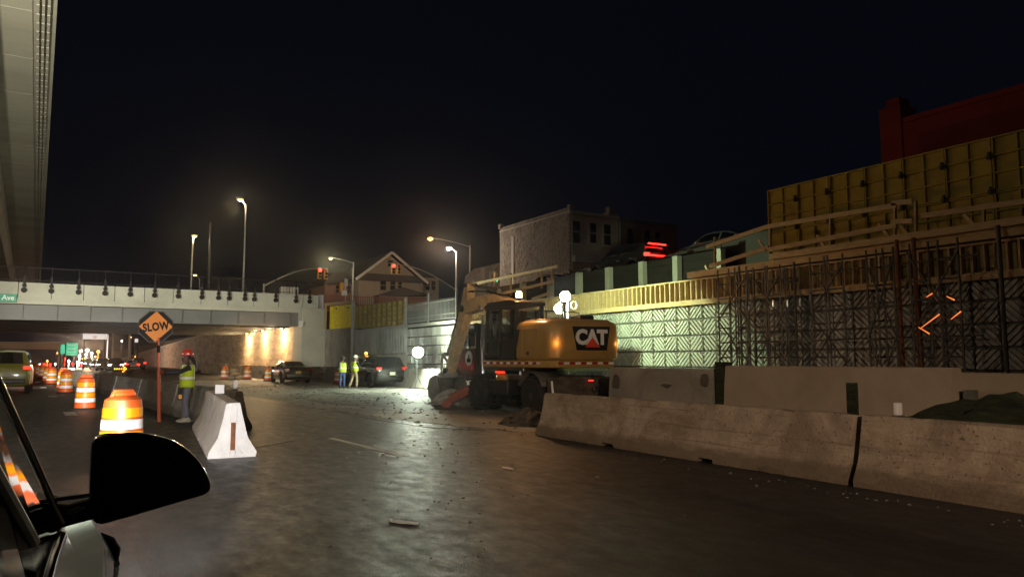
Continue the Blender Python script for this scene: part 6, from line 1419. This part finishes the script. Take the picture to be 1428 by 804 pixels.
# far lamps
for i, (px0, py0, Y, mt, r_, lb) in enumerate(((105, 482, 165, 'lamp_head', .36, 'glaring white far lamp above the green signs'), (122, 488, 160, 'lamp_sodium', .3, 'orange far lamp right of the green signs'), (170, 475, 150, 'lamp_head', .12, 'small white far lamp right of the lit sign'), (183, 470, 170, 'lamp_warm', .1, 'faint far lamp near the octagon'), (188, 497, 140, 'lamp_sodium', .14, 'orange far lamp left of the sign pole'), (168, 501, 150, 'lamp_sodium', .14, 'small orange far lamp low beside the arrow'), (113, 489, 170, 'lamp_head', .2, 'white far lamp between the green sign and the orange lamp'), (133, 497, 180, 'lamp_warm', .16, 'warm far lamp low beyond the bridge'), (80, 492, 150, 'lamp_warm', .1, 'faint far lamp left of the green signs'))):
    q_ = py_(px0, py0, Y); t = thing('far_lamp', lb, 'lamp', (q_.x, Y, 0), 0, 'far lamps')
    m = MB(); m.tube([(0, .15, 0), (0, .15, q_.z)], .08, 8); m.build('pole', 'steel_dark', t); m = MB(); m.ball((0, 0, q_.z), r_, 12, 8); m.build('bulb', mt, t)
    if i < 2: lamp('far_light', 'POINT', (3600, 5200)[i], ((1, .95, .9), (1, .55, .25))[i], (0, -.8, q_.z), t, .3)
for i, (px0, y0_, Y) in enumerate(((158, 462, 130), (181, 462, 120), (150, 480, 170))):
    a = py_(px0, y0_, Y); m = MB(); m.tube([(a.x, Y, 0), (a.x, Y, a.z + 2)], .12, 8); o = m.build('far_pole', 'galv', loc=(a.x, Y, 0)); tag(o, ['bare far pole right of the lit sign', 'bare far pole left of the octagon', 'short bare far pole under the lit sign'][i], 'pole', 'far poles')
# many more pinpoint lights among the distant traffic
FL = [(96, 503, 'w'), (101, 512, 'r'), (108, 505, 'w'), (113, 511, 'r'), (117, 500, 'o'), (127, 508, 'w'), (131, 514, 'w'), (138, 504, 'r'), (141, 511, 'w'), (147, 507, 'w'), (153, 513, 'r'), (157, 506, 'w'), (163, 511, 'r'), (172, 508, 'o'), (178, 512, 'r'), (186, 506, 'r'), (198, 508, 'o'), (86, 507, 'r'), (78, 509, 'w'), (70, 511, 'r'), (62, 508, 'r'), (55, 512, 'w'), (66, 503, 'o'), (90, 500, 'r'), (120, 494, 'w'), (128, 492, 'w'), (137, 490, 'o'), (111, 496, 'w')]
for kk, mt, lb in (('w', 'lamp_head', 'scatter of tiny white lights in the distant traffic'), ('r', 'lamp_red', 'scatter of tiny red lights in the distant traffic'), ('o', 'lamp_sodium', 'scatter of tiny orange lights in the distant traffic')):
    m = MB()
    for px0, py0, k in FL:
        if k != kk: continue
        Y = 175 + 40 * rnd.random(); q_ = py_(px0, py0, Y); z = max(q_.z, .5); m.tube([(q_.x, Y + .2, 0), (q_.x, Y + .2, z)], .03, 5); m.ball((q_.x, Y, z), rnd.uniform(.14, .3), 10, 6)
    tag(m.build('distant_lights', mt), lb, 'lights', kind='stuff')
# far overpass closing the view at the left
t = thing('far_overpass', 'dark far overpass with a tan beam beyond the bridge at the left', 'bridge', (-20, 190, 0))
a, b = py_(0, 476, 190), py_(90, 487, 190); m = MB(); m.ob(-60, b.x, 190, 191, b.z, a.z); m.build('beam', 'khaki', t, sm=None, world=True)
for x in (b.x - .8, -14, -30): m = MB(); m.ob(x - .7, x + .7, 190.2, 191.8, 0, b.z); m.build('pier', 'conc_grey', t, sm=None, world=True)
# white scrap on the asphalt
for (x0, y0_, x1, y1_), lb in (((543, 727, 583, 731), 'white scrap of paper lying on the asphalt in the foreground'), ((700, 652, 716, 655), 'small white scrap on the asphalt below the excavator')):
    a, b = pz(x0, y0_), pz(x1, y1_); m = MB(); n = 7; rows = []
    for i in range(n): c0 = a.lerp(b, i / (n - 1)); wq = .05 * (.5 + .5 * math.sin(math.pi * (i + .5) / n)) + rnd.uniform(0, .012); zq = .008 + .008 * rnd.random(); rows.append([c0 + _fh * (-wq) + Vector((0, 0, zq)), c0 + _fh * wq + Vector((0, 0, zq + .004)), c0 + _fh * wq * .6 + Vector((0, 0, .0045)), c0 - _fh * wq * .6 + Vector((0, 0, .0045))])
    m.loft(rows); o = m.build('paper_scrap', 'plastic_white', sm=None, loc=a.lerp(b, .5)); tag(o, lb, 'litter', 'white scraps')

# ================================================================== NIGHT AIR: thin haze that lets the lamps glow
m = MB(); m.ob(-124, 124, -64, 424, -1.5, 42)
hz = m.build('haze', 'asphalt', sm=None); hm = bpy.data.materials.new('haze'); hm.use_nodes = True; hn = hm.node_tree; hn.nodes.clear()
ho_ = hn.nodes.new('ShaderNodeOutputMaterial'); hv = hn.nodes.new('ShaderNodeVolumePrincipled'); hv.inputs['Color'].default_value = (.9, .9, .92, 1); hv.inputs['Density'].default_value = 0.0006; hv.inputs['Anisotropy'].default_value = 0.93
hn.links.new(hv.outputs[0], ho_.inputs['Volume']); hz.data.materials.clear(); hz.data.materials.append(hm); tag(hz, kind='stuff')
